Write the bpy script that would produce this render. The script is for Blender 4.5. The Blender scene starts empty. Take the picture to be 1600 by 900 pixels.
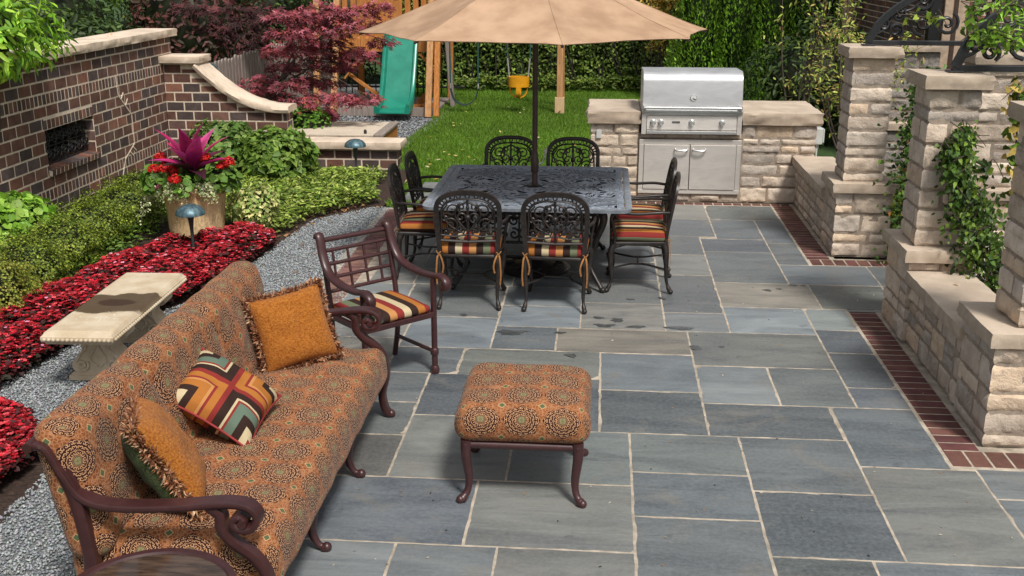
import bpy, bmesh, math, random
import numpy as np
from mathutils import Vector, Matrix, noise, geometry
random.seed(7); RNG = np.random.default_rng(7)
PI = math.pi
SC = bpy.context.scene
COL = SC.collection

# ------------------------------------------------------------------ survey of the place (metres, camera 2.6 m above the patio)
CF, CPITCH, CYAW, CH = 1690.0, math.radians(17.2), math.radians(-4.74), 2.6
_cp, _sp, _cy, _sy = math.cos(CPITCH), math.sin(CPITCH), math.cos(CYAW), math.sin(CYAW)
FW = (_sy*_cp, _cy*_cp, -_sp); RT = (_cy, -_sy, 0.0); UP = (_sy*_sp, _cy*_sp, _cp)
def _ray(px, py):
    a = (px-800)/CF; b = -(py-450)/CF
    return [FW[i]+a*RT[i]+b*UP[i] for i in range(3)]
def atZ(px, py, z=0.0):
    d = _ray(px, py); t = (z-CH)/d[2]; return Vector((d[0]*t, d[1]*t, z))
def atY(px, py, Y):
    d = _ray(px, py); t = Y/d[1]; return Vector((d[0]*t, Y, CH+d[2]*t))

# ------------------------------------------------------------------ node expressions
class S:
    def __init__(s, nt, k): s.nt, s.k = nt, k
    def _m(s, op, *a):
        n = s.nt.nodes.new('ShaderNodeMath'); n.operation = op
        for i, v in enumerate((s,)+a):
            if isinstance(v, S): s.nt.links.new(v.k, n.inputs[i])
            else: n.inputs[i].default_value = v
        return S(s.nt, n.outputs[0])
    def __add__(s, o): return s._m('ADD', o)
    __radd__ = __add__
    def __mul__(s, o): return s._m('MULTIPLY', o)
    __rmul__ = __mul__
    def __sub__(s, o): return s._m('SUBTRACT', o)
    def __rsub__(s, o): return (s*-1.0)+o
    def __truediv__(s, o): return s._m('DIVIDE', o)
    def sin(s): return s._m('SINE')
    def cos(s): return s._m('COSINE')
    def abs(s): return s._m('ABSOLUTE')
    def frac(s): return s._m('FRACT')
    def floor(s): return s._m('FLOOR')
    def sqrt(s): return s._m('SQRT')
    def atan2(s, o): return s._m('ARCTAN2', o)
    def lt(s, o): return s._m('LESS_THAN', o)
    def gt(s, o): return s._m('GREATER_THAN', o)
    def mx(s, o): return s._m('MAXIMUM', o)
    def mn(s, o): return s._m('MINIMUM', o)
    def smooth(s, a, b, lo=0.0, hi=1.0):
        n = s.nt.nodes.new('ShaderNodeMapRange'); n.interpolation_type = 'SMOOTHSTEP'
        s.nt.links.new(s.k, n.inputs[0]); n.inputs[1].default_value = a; n.inputs[2].default_value = b
        n.inputs[3].default_value = lo; n.inputs[4].default_value = hi
        return S(s.nt, n.outputs[0])

class M:
    """one procedural material"""
    def __init__(s, name, rough=0.6, metal=0.0, spec=0.5):
        s.m = bpy.data.materials.new(name); s.m.use_nodes = True; s.nt = s.m.node_tree
        s.b = s.nt.nodes['Principled BSDF']; s.out = s.nt.nodes['Material Output']
        s.b.inputs['Roughness'].default_value = rough; s.b.inputs['Metallic'].default_value = metal
        s.b.inputs['Specular IOR Level'].default_value = spec
    def new(s, t, **k):
        n = s.nt.nodes.new(t)
        for a, v in k.items(): setattr(n, a, v)
        return n
    def link(s, a, b): s.nt.links.new(a.k if isinstance(a, S) else a, b)
    def coord(s, kind='Object'): return s.new('ShaderNodeTexCoord').outputs[kind]
    def xyz(s, v):
        n = s.new('ShaderNodeSeparateXYZ'); s.link(v, n.inputs[0]); return [S(s.nt, o) for o in n.outputs]
    def vec(s, x, y, z=0.0):
        n = s.new('ShaderNodeCombineXYZ')
        for i, v in enumerate((x, y, z)):
            if isinstance(v, S): s.link(v, n.inputs[i])
            else: n.inputs[i].default_value = v
        return n.outputs[0]
    def noise(s, v=None, scale=5.0, detail=4.0, rough=0.55, dist=0.0, out='Fac'):
        n = s.new('ShaderNodeTexNoise'); n.inputs['Scale'].default_value = scale; n.inputs['Detail'].default_value = detail
        n.inputs['Roughness'].default_value = rough; n.inputs['Distortion'].default_value = dist
        s.link(v if v is not None else s.coord(), n.inputs['Vector'])
        return S(s.nt, n.outputs[0]) if out == 'Fac' else n.outputs[1]
    def voro(s, v=None, scale=5.0, feature='F1', out=0, rnd=1.0):
        n = s.new('ShaderNodeTexVoronoi', feature=feature); n.inputs['Scale'].default_value = scale
        n.inputs['Randomness'].default_value = rnd
        s.link(v if v is not None else s.coord(), n.inputs['Vector'])
        return S(s.nt, n.outputs[out])
    def stretch(s, v, sx, sy, sz):
        n = s.new('ShaderNodeMapping'); n.inputs['Scale'].default_value = (sx, sy, sz); s.link(v, n.inputs['Vector']); return n.outputs[0]
    def mix(s, f, a, b, mode='MIX'):
        n = s.new('ShaderNodeMix', data_type='RGBA', blend_type=mode)
        for v, i in ((f, 0), (a, 6), (b, 7)):
            if isinstance(v, S): s.link(v, n.inputs[i])
            elif isinstance(v, (int, float)): n.inputs[i].default_value = v
            elif isinstance(v, tuple): n.inputs[i].default_value = (*v[:3], 1.0)
            else: s.link(v, n.inputs[i])
        return n.outputs[2]
    def ramp(s, f, stops, mode='LINEAR'):
        n = s.new('ShaderNodeValToRGB'); n.color_ramp.interpolation = mode; e = n.color_ramp.elements
        while len(e) < len(stops): e.new(0.5)
        for i, (p, c) in enumerate(stops): e[i].position = p; e[i].color = (*c, 1.0)
        s.link(f, n.inputs[0]); return n.outputs[0]
    def attr(s, name='Col'): return s.new('ShaderNodeAttribute', attribute_name=name).outputs['Color']
    def color(s, c):
        if isinstance(c, tuple): s.b.inputs['Base Color'].default_value = (*c, 1.0)
        else: s.link(c, s.b.inputs['Base Color'])
        return s
    def bump(s, h, strength=0.3, dist=0.01):
        n = s.new('ShaderNodeBump'); n.inputs['Strength'].default_value = strength; n.inputs['Distance'].default_value = dist
        s.link(h, n.inputs['Height']); s.link(n.outputs[0], s.b.inputs['Normal']); return s
    def rough(s, h): s.link(h, s.b.inputs['Roughness']); return s

def speckled(name, c, rough=0.6, metal=0.0, scale=18.0, amt=0.25, bump=0.15, bd=0.003, spec=0.5):
    m = M(name, rough, metal, spec); v = m.coord()
    n1 = m.noise(v, scale, 5.0); n2 = m.noise(v, scale*0.17, 3.0)
    f = (n1*0.6+n2*0.4).smooth(0.3, 0.7)
    m.color(m.mix(f, tuple(x*(1-amt) for x in c), tuple(min(1.0, x*(1+amt)) for x in c)))
    if bump: m.bump(n1, bump, bd)
    return m.m

# ------------------------------------------------------------------ mesh builder
class MB:
    def __init__(s): s.v, s.f, s.c, s.uv, s.hasuv = [], [], [], [], False
    def add(s, vs, fs, col=None, uvs=None):
        o = len(s.v); s.v.extend([tuple(p) for p in vs])
        for i, f in enumerate(fs):
            s.f.append(tuple(o+k for k in f)); s.c.append(col)
            if uvs is not None: s.hasuv = True; s.uv.append([uvs[k] for k in f])
            else: s.uv.append(None)
        return s
    def box(s, c, d, mat=None, col=None):
        x, y, z = d[0]/2, d[1]/2, d[2]/2
        vs = [Vector((i*x, j*y, k*z)) for i in (-1, 1) for j in (-1, 1) for k in (-1, 1)]
        if mat is not None: vs = [mat @ p for p in vs]
        c = Vector(c); vs = [p+c for p in vs]
        return s.add(vs, [(0, 1, 3, 2), (4, 6, 7, 5), (0, 4, 5, 1), (2, 3, 7, 6), (0, 2, 6, 4), (1, 5, 7, 3)], col)
    def span(s, a, b, col=None):
        return s.box([(a[i]+b[i])/2 for i in range(3)], [abs(b[i]-a[i]) for i in range(3)], col=col)
    def beam(s, a, b, w, h, up=(0, 0, 1), col=None):
        a, b = Vector(a), Vector(b); d = (b-a); L = d.length; d.normalize(); u = Vector(up)
        if abs(d.dot(u)) > 0.98: u = Vector((0, 1, 0))
        r = d.cross(u).normalized(); u = r.cross(d).normalized()
        m = Matrix((r, d, u)).transposed()
        return s.box((a+b)/2, (w, L, h), m, col)
    def sweep(s, pts, prof, up=None, closed=False, caps=True, col=None, scale=None):
        """sweep a closed 2D profile along a path; up: fixed binormal direction"""
        pts = [Vector(p) for p in pts]; n = len(pts); k = len(prof); vs = []; last = None
        for i, p in enumerate(pts):
            if closed: t = pts[(i+1) % n]-pts[i-1]
            else: t = pts[min(i+1, n-1)]-pts[max(i-1, 0)]
            if t.length < 1e-9: t = Vector((0, 0, 1))
            t.normalize()
            if up is not None:
                b = Vector(up); b = (b-t*b.dot(t)); b = b.normalized() if b.length > 1e-6 else t.orthogonal().normalized()
            elif last is None: b = t.orthogonal().normalized()
            else:
                b = last-t*last.dot(t); b = b.normalized() if b.length > 1e-6 else t.orthogonal().normalized()
            last = b; a = b.cross(t).normalized(); sc = 1.0 if scale is None else scale[i]
            for (x, y) in prof: vs.append(p+a*(x*sc)+b*(y*sc))
        fs = []
        for i in range(n if closed else n-1):
            j = (i+1) % n
            for q in range(k):
                r = (q+1) % k; fs.append((i*k+q, i*k+r, j*k+r, j*k+q))
        if caps and not closed:
            fs.append(tuple(range(k-1, -1, -1))); fs.append(tuple((n-1)*k+q for q in range(k)))
        return s.add(vs, fs, col)
    def tube(s, pts, r, n=8, closed=False, col=None):
        if isinstance(r, (int, float)): sc = None; rr = r
        else: sc = [x for x in r]; rr = 1.0
        prof = [(math.cos(2*PI*i/n)*rr, math.sin(2*PI*i/n)*rr) for i in range(n)]
        return s.sweep(pts, prof, None, closed, True, col, sc)
    def lathe(s, prof, n=24, c=(0, 0, 0), col=None):
        vs = []; fs = []; c = Vector(c)
        for (r, z) in prof:
            for i in range(n): a = 2*PI*i/n; vs.append(c+Vector((r*math.cos(a), r*math.sin(a), z)))
        for j in range(len(prof)-1):
            for i in range(n):
                k = (i+1) % n; fs.append((j*n+i, j*n+k, (j+1)*n+k, (j+1)*n+i))
        if prof[0][0] > 1e-5: fs.append(tuple(range(n-1, -1, -1)))
        if prof[-1][0] > 1e-5: fs.append(tuple((len(prof)-1)*n+i for i in range(n)))
        return s.add(vs, fs, col)
    def prism(s, poly, z0, z1, col=None):
        n = len(poly); vs = [(x, y, z0) for x, y in poly]+[(x, y, z1) for x, y in poly]
        fs = [tuple(range(n-1, -1, -1)), tuple(range(n, 2*n))]+[(i, (i+1) % n, n+(i+1) % n, n+i) for i in range(n)]
        return s.add(vs, fs, col)
    def sphere(s, c, r, n=10, m=6, sq=(1, 1, 1), col=None):
        return s.lathe([(max(1e-6, r*math.sin(PI*j/m))*1.0, -r*math.cos(PI*j/m)) for j in range(m+1)], n, c, col)
    def build(s, name, mat, parent=None, smooth=None, bevel=0.0, world=False, seg=2):
        me = bpy.data.meshes.new(name)
        off = Vector(parent.location) if (world and parent is not None) else Vector((0, 0, 0))
        if world and parent is not None and parent.parent is not None: off = off+Vector(parent.parent.location)
        vs = s.v if off.length == 0 else [(p[0]-off.x, p[1]-off.y, p[2]-off.z) for p in s.v]
        me.from_pydata(vs, [], s.f)
        if any(c is not None for c in s.c):
            at = me.color_attributes.new('Col', 'FLOAT_COLOR', 'CORNER'); buf = []
            for f, c in zip(s.f, s.c):
                c = c or (1, 1, 1)
                buf.extend((c[0], c[1], c[2], 1.0)*len(f))
            at.data.foreach_set('color', buf)
        if s.hasuv:
            uv = me.uv_layers.new(name='UVMap'); buf = []
            for f, u in zip(s.f, s.uv):
                for k in range(len(f)): buf.extend(u[k] if u else (0, 0))
            uv.data.foreach_set('uv', buf)
        me.validate(clean_customdata=False); me.update()
        if smooth is not None:
            me.polygons.foreach_set('use_smooth', [True]*len(me.polygons))
            me.set_sharp_from_angle(angle=math.radians(smooth))
        me.materials.append(mat)
        o = bpy.data.objects.new(name, me); COL.objects.link(o)
        if parent is not None: o.parent = parent
        if bevel:
            b = o.modifiers.new('bevel', 'BEVEL'); b.width = bevel; b.segments = seg; b.limit_method = 'ANGLE'; b.angle_limit = math.radians(40)
        return o

def tag(o, label=None, cat=None, group=None, kind=None):
    if label: o['label'] = label
    if cat: o['category'] = cat
    if group: o['group'] = group
    if kind: o['kind'] = kind
    return o
def thing(name, label, cat, loc=(0, 0, 0), rz=0.0, group=None):
    o = bpy.data.objects.new(name, None); COL.objects.link(o); o.location = loc; o.rotation_euler = (0, 0, rz)
    o.empty_display_size = 0.1
    return tag(o, label, cat, group)
def copy_tree(o, parent=None):
    c = o.copy(); COL.objects.link(c); c.parent = parent
    for ch in list(o.children): copy_tree(ch, c)
    return c
def curve(pts, n=8):
    """smooth Catmull-Rom path through points"""
    p = [Vector(q) for q in pts]; p = [p[0]*2-p[1]]+p+[p[-1]*2-p[-2]]; out = []
    for i in range(1, len(p)-2):
        for k in range(n):
            t = k/n; a, b, c, d = p[i-1], p[i], p[i+1], p[i+2]
            out.append(0.5*((2*b)+(c-a)*t+(2*a-5*b+4*c-d)*t*t+(3*b-a-3*c+d)*t**3))
    out.append(p[-2]); return out
def spiral(c, r0, r1, a0, turns, n=14):
    """2D spiral points"""
    m = max(6, int(abs(turns)*n)); return [(c[0]+(r0+(r1-r0)*i/m)*math.cos(a0+turns*2*PI*i/m), c[1]+(r0+(r1-r0)*i/m)*math.sin(a0+turns*2*PI*i/m)) for i in range(m+1)]

# ------------------------------------------------------------------ foliage (many leaf faces in one numpy mesh)
SHAPES = {
 'oval': ([(0, 0), (.38, .5), (1, 0), (.38, -.5)], [(0, 1, 2), (0, 2, 3)]),
 'leaf': ([(0, 0), (.3, .42), (.68, .36), (1, 0), (.68, -.36), (.3, -.42)], [(0, 1, 2, 3), (0, 3, 4, 5)]),
 'round': ([(0, 0), (.12, .42), (.6, .52), (1, 0), (.6, -.52), (.12, -.42)], [(0, 1, 2, 3), (0, 3, 4, 5)]),
 'heart': ([(0, 0), (-.1, .38), (.3, .5), (1, 0), (.3, -.5), (-.1, -.38)], [(0, 1, 2, 3), (0, 3, 4, 5)]),
 'blade': ([(0, .5), (1, 0), (0, -.5)], [(0, 1, 2)]),
 'strap': ([(0, .25), (.4, .5), (1, 0), (.4, -.5), (0, -.25)], [(0, 1, 2), (0, 2, 3, 4)]),
}
def _palm():
    v, f = [], []
    for a, l in ((0, 1), (.75, .85), (-.75, .85), (1.6, .5), (-1.6, .5)):
        o = len(v); ca, sa = math.cos(a), math.sin(a)
        for x, y in ((0, 0), (.45*l, .11), (l, 0), (.45*l, -.11)): v.append((x*ca-y*sa, x*sa+y*ca))
        f.append((o, o+1, o+2, o+3))
    return v, f
SHAPES['palm'] = _palm()
def unit(a): return a/np.maximum(np.linalg.norm(a, axis=1, keepdims=True), 1e-9)
class Leaves:
    def __init__(s): s.V, s.C, s.F, s.n = [], [], {3: [], 4: []}, 0
    def add(s, P, D, N, L, W, C, shape='leaf', fold=.25, droop=.15):
        P, D, N, C = [np.asarray(a, float) for a in (P, D, N, C)]; n = len(P)
        if n == 0: return s
        L = np.broadcast_to(np.asarray(L, float), (n,)); W = np.broadcast_to(np.asarray(W, float), (n,))
        D = unit(D); N = unit(N-D*np.sum(N*D, 1, keepdims=True)); B = np.cross(N, D)
        ov, of = SHAPES[shape]; ov = np.array(ov); k = len(ov)
        x = ov[:, 0][None, :, None]; y = ov[:, 1][None, :, None]
        V = P[:, None, :]+D[:, None, :]*x*L[:, None, None]+B[:, None, :]*y*W[:, None, None]+N[:, None, :]*(np.abs(y)*fold*W[:, None, None]-x*x*droop*L[:, None, None])
        s.V.append(V.reshape(-1, 3))
        s.C.append(np.repeat(C, k, axis=0))
        base = s.n+np.arange(n)*k
        for f in of: s.F[len(f)].append(base[:, None]+np.array(f)[None, :])
        s.n += n*k; return s
    def mesh(s, vs, fs, col):
        """plain faces (a dark core, a stem) inside the same mesh"""
        vs = np.array([tuple(v) for v in vs], float); s.V.append(vs); col = np.array(col, float); s.C.append(col if col.ndim == 2 else np.tile(col, (len(vs), 1)))
        for f in fs:
            for t in ([f] if len(f) <= 4 else [(f[0], f[i], f[i+1]) for i in range(1, len(f)-1)]): s.F[len(t)].append(np.array([t])+s.n)
        s.n += len(vs); return s
    def build(s, name, mat, parent=None, world=True):
        V = np.concatenate(s.V); C = np.concatenate(s.C)
        if world and parent is not None: V = V-np.array(parent.location)
        f3 = np.concatenate(s.F[3]) if s.F[3] else np.zeros((0, 3), int); f4 = np.concatenate(s.F[4]) if s.F[4] else np.zeros((0, 4), int)
        me = bpy.data.meshes.new(name); me.vertices.add(len(V)); me.vertices.foreach_set('co', V.astype(np.float32).ravel())
        loops = np.concatenate([f3.ravel(), f4.ravel()]).astype(np.int32)
        tot = np.concatenate([np.full(len(f3), 3), np.full(len(f4), 4)]).astype(np.int32); st = np.concatenate([[0], np.cumsum(tot)[:-1]]).astype(np.int32)
        me.loops.add(len(loops)); me.loops.foreach_set('vertex_index', loops)
        me.polygons.add(len(tot)); me.polygons.foreach_set('loop_start', st); me.polygons.foreach_set('loop_total', tot)
        at = me.color_attributes.new('Col', 'FLOAT_COLOR', 'POINT'); c4 = np.ones((len(V), 4), np.float32); c4[:, :3] = C; at.data.foreach_set('color', c4.ravel())
        me.update(calc_edges=True); me.materials.append(mat)
        o = bpy.data.objects.new(name, me); COL.objects.link(o)
        if parent is not None: o.parent = parent
        return o
def rdir(n): return unit(RNG.normal(size=(n, 3)))
def pal(n, cols, var=.18, w=None):
    cols = np.array(cols, float); i = RNG.choice(len(cols), n, p=w); return np.clip(cols[i]*(1+RNG.normal(0, var, (n, 1))), 0, 1)
def clump_noise(P, k, seed=0.0):
    """cheap smooth 3D variation in -1..1"""
    x, y, z = P[:, 0]*k+seed, P[:, 1]*k+1.7*seed, P[:, 2]*k-seed
    return (np.sin(x+1.3*np.sin(y*.9))+np.sin(y*1.1+1.2*np.sin(z))+np.sin(z*1.2+1.1*np.sin(x*1.1)))/3
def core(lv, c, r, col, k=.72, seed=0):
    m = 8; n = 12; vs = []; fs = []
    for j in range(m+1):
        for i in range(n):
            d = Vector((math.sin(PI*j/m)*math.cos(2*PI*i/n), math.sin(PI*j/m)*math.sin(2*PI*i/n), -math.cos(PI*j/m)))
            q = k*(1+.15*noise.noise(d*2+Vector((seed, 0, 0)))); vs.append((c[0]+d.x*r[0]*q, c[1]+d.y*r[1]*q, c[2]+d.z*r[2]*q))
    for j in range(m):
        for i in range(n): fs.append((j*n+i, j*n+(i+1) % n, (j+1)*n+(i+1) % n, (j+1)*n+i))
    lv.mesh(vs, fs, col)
def bush(lv, c, r, n, size, cols, shape='leaf', wr=.5, inner=.72, seed=0.0, dark=(.012, .018, .008), up=.35, lump=.16, lk=3.0, zmin=0.0, var=.2, w=None, corek=.7, shade=.45):
    """leaves on an uneven shell around an ellipsoid, with lumps, gaps and dark depths"""
    c = np.array(c, float); r = np.array(r, float); d = rdir(n)
    lum = clump_noise(d*r/np.max(r), lk*1.7, seed)
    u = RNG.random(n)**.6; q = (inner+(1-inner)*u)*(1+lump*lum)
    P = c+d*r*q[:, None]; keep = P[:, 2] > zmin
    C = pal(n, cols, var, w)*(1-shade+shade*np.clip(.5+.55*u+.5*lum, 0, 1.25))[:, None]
    N = unit(d+np.array([0, 0, up])+rdir(n)*.55); D = unit(np.cross(N, rdir(n))+d*.35+np.array([0, 0, -.1]))
    L = size*(.7+.6*RNG.random(n))
    lv.add(P[keep], D[keep], N[keep], L[keep], L[keep]*wr, C[keep], shape)
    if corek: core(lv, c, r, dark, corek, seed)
    return lv
# ------------------------------------------------------------------ materials
def leaf_mat(name, rough=.5, trans=.3, gain=(2.1, 1.8, 1.5)):
    m = M(name, rough, 0, .35); c = m.mix(1.0, m.attr(), gain, 'MULTIPLY'); v = m.noise(None, 35, 2); 
    cc = m.mix(v.smooth(.3, .7), m.mix(1.0, c, (.78, .78, .78), 'MULTIPLY'), c)
    m.color(cc)
    t = m.new('ShaderNodeBsdfTranslucent'); m.link(cc, t.inputs[0]); x = m.new('ShaderNodeMixShader'); x.inputs[0].default_value = trans
    m.link(m.b.outputs[0], x.inputs[1]); m.link(t.outputs[0], x.inputs[2]); m.link(x.outputs[0], m.out.inputs[0]); return m.m
MT = {}
MT['leaf'] = leaf_mat('foliage'); MT['leaf_matte'] = leaf_mat('foliage_matte', .75, .2, (1.25, 1.25, 1.25)); MT['petal'] = leaf_mat('petals', .6, .3, (1.35, 1.3, 1.3))

def brick_mat():
    m = M('dark_brick_faces', .8, 0, .3); v = m.coord(); n = m.noise(v, 9, 5); f = m.noise(v, 90, 3); g = m.noise(v, 2.2, 3)
    c = m.mix(n.smooth(.3, .75), m.mix(1.0, m.attr(), (.62, .62, .66), 'MULTIPLY'), m.attr())
    c = m.mix(f.smooth(.62, .8)*.35, c, (.30, .24, .20)); c = m.mix(g.smooth(.55, .75)*.25, c, (.20, .17, .15))
    m.color(c); m.bump(f*.6+n*.6, .5, .004); return m.m
MT['brick'] = brick_mat()
MT['mortar'] = speckled('mortar', (.66, .55, .43), .9, scale=60, amt=.2, bump=.4)
def stone_mat(name, tint=(1, 1, 1)):
    m = M(name, .85, 0, .25); v = m.coord(); n = m.noise(v, 6, 6, .6); f = m.noise(v, 55, 5, .65); s = m.noise(m.stretch(v, 3, 3, 20), 1.6, 4); g = m.noise(v, 1.4, 2)
    c = m.mix(n.smooth(.3, .7), m.mix(1.0, m.attr(), (.70, .67, .66), 'MULTIPLY'), m.attr())
    c = m.mix(f.smooth(.45, .8)*.45, c, (.78, .68, .57)); pt = m.noise(v, 22, 4, .6).smooth(.60, .72); c = m.mix(pt*.4, c, (.20, .165, .135)); c = m.mix(s.smooth(.58, .8)*.3, c, (.17, .155, .14)); c = m.mix(g.smooth(.5, .7)*.22, c, (.26, .25, .24))
    m.color(c); m.bump(n*.5+f*.6+m.noise(v, 18, 5, .7)*.8, .9, .014); return m.m
MT['stone'] = stone_mat('limestone_faces'); 
MT['stonemortar'] = speckled('stone_mortar', (.31, .25, .195), .95, scale=40, amt=.3, bump=.5, bd=.006)
def cap_mat(k):
    m = M('limestone_caps', .8, 0, .25); v = m.coord(); n = m.noise(v, 3, 5); f = m.noise(v, 90, 4, .7); g = m.noise(v, 14, 4)
    c = m.mix(n.smooth(.3, .7), (.36, .30, .245), (.50, .425, .35)); c = m.mix(f.smooth(.55, .8)*.4, c, (.58, .52, .45)); c = m.mix(g.smooth(.6, .8)*.4, c, (.24, .20, .165))
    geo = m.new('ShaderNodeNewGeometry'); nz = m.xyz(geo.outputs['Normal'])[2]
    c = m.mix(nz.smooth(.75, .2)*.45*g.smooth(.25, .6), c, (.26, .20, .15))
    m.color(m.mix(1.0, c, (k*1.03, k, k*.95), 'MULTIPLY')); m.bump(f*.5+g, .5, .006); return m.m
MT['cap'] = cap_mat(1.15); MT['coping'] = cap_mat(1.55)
def slab_mat():
    m = M('bluestone', .5, 0, .4); v = m.coord(); uv = m.coord('UV'); a = m.attr()
    n = m.noise(m.stretch(v, 1.3, 4.0, 1), 1.1, 6, .6, .8); f = m.noise(v, 42, 6, .7); b = m.noise(v, 2.4, 5, .6, 1.2); st = m.noise(m.stretch(v, .7, 9, 1), 1.5, 5, .6, .6)
    c = m.mix(n.smooth(.25, .75), m.mix(1.0, a, (.70, .72, .75), 'MULTIPLY'), m.mix(1.0, a, (1.3, 1.28, 1.25), 'MULTIPLY'))
    c = m.mix(b.smooth(.52, .72)*.55, c, (.185, .175, .15)); c = m.mix(st.smooth(.56, .72)*.38, c, (.055, .065, .08))
    c = m.mix(f.smooth(.35, .7)*.30, c, (.25, .265, .27)); c = m.mix(m.noise(v, 160, 2).smooth(.70, .76)*.5, c, (.42, .41, .39)); c = m.mix(m.noise(v, 7, 4).smooth(.66, .74)*.35, c, (.05, .055, .06))
    m.color(c); m.rough(n.smooth(.2, .8, .42, .66)); m.bump(n*.9+st*.8+f*.3+m.noise(v, 9, 5, .65)*.7, .65, .010); return m.m
MT['slab'] = slab_mat()
MT['joint'] = speckled('joint_mortar', (.42, .36, .285), .95, scale=14, amt=.38, bump=.4)
def soil_mat():
    m = M('mulch_soil', .95); v = m.coord(); n = m.noise(v, 40, 6, .7); w = m.voro(v, 45)
    m.color(m.ramp(n, [(.3, (.018, .011, .008)), (.55, (.055, .03, .02)), (.8, (.12, .07, .045))])); m.bump(w+n, .9, .02); return m.m
MT['soil'] = soil_mat()
MT['lawn'] = speckled('lawn_soil', (.035, .075, .015), .95, scale=30, amt=.4, bump=.5, bd=.02)
def gravel_mat():
    m = M('gravel_sheet', .9); v = m.coord(); w = m.voro(v, 70); wc = m.new('ShaderNodeTexVoronoi'); wc.inputs['Scale'].default_value = 70; m.link(v, wc.inputs['Vector'])
    x = m.xyz(wc.outputs['Color'])[0]
    c = m.ramp(x, [(0, (.17, .19, .20)), (.5, (.28, .30, .31)), (.9, (.42, .43, .42))]); m.color(m.mix(w.smooth(.25, .55), c, (.17, .18, .185))); m.bump(w*-1.0, 1.0, .012); return m.m
MT['gravelsheet'] = gravel_mat()
MT['pebble'] = (lambda m: (m.color(m.mix(m.noise(None, 60, 3).smooth(.3, .7), m.mix(1.0, m.attr(), (.75, .75, .75), 'MULTIPLY'), m.attr())), m.m)[1])(M('pebble', .75))

# ------------------------------------------------------------------ ground, beds, lawn
def inpoly(P, poly):
    x, y = P[:, 0], P[:, 1]; r = np.zeros(len(P), bool); n = len(poly)
    for i in range(n):
        (x1, y1), (x2, y2) = poly[i], poly[(i+1) % n]
        c = ((y1 > y) != (y2 > y)) & (x < (x2-x1)*(y-y1)/((y2-y1) if y2 != y1 else 1e-9)+x1); r ^= c
    return r
def sheet(name, poly, z, mat):
    P_ = [Vector((x, y, 0)) for x, y in poly]; tr = geometry.tessellate_polygon([P_]); tr = [t if (P_[t[1]]-P_[t[0]]).cross(P_[t[2]]-P_[t[0]]).z > 0 else t[::-1] for t in tr]
    me = bpy.data.meshes.new(name); me.from_pydata([(x, y, z) for x, y in poly], [], [tuple(t) for t in tr]); me.update(); me.materials.append(mat)
    o = bpy.data.objects.new(name, me); COL.objects.link(o); return tag(o, kind='structure')
sheet('ground', [(-90, -30), (90, -30), (90, 140), (-90, 140)], -.06, MT['lawn'])
BED = [(-5.48, 2.5), (-2.6, 2.5), (-2.82, 4.4), (-2.83, 4.86), (-2.95, 5.2), (-3.5, 5.6), (-3.72, 5.98), (-3.63, 6.77), (-3.16, 7.83), (-3.02, 8.8), (-2.97, 9.73), (-2.88, 10.64), (-2.33, 11.26), (-2.3, 13.32), (-5.48, 13.32)]
sheet('planting_bed', BED, -.012, MT['soil'])
GRAVEL = [(-2.6, 2.2), (-1.6, 2.2), (-1.6, 8.2), (-2.2, 8.3), (-2.22, 11.2), (-2.42, 11.22), (-2.92, 10.6), (-3.0, 9.7), (-3.05, 8.8), (-3.2, 7.83), (-3.67, 6.77), (-3.76, 5.98), (-3.54, 5.6), (-2.99, 5.2), (-2.87, 4.86), (-2.86, 4.4)]
sheet('gravel_path', GRAVEL, -.016, MT['gravelsheet'])
LAWN = [(-2.3, 11.23), (-.1, 11.6), (-.1, 12.9), (2.3, 12.9), (2.3, 15), (1.0, 22.6), (-4.6, 22.6), (-2.75, 17.6), (-2.85, 14.65), (-2.8, 13.4), (-2.3, 13.32)]
sheet('lawn', LAWN, -.02, MT['lawn'])
sheet('playset_gravel', [(-4.9, 14.6), (-2.75, 14.6), (-2.6, 17.9), (-2.6, 22.6), (-6.2, 22.6), (-5.6, 17)], -.024, MT['gravelsheet'])
sheet('back_bed', [(2.0, 12.4), (5.6, 11.5), (5.6, 4), (3.25, 4), (3.25, 5.55), (2.3, 5.55), (2.3, 9.6), (2.0, 9.6)], -.028, MT['soil'])

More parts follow.
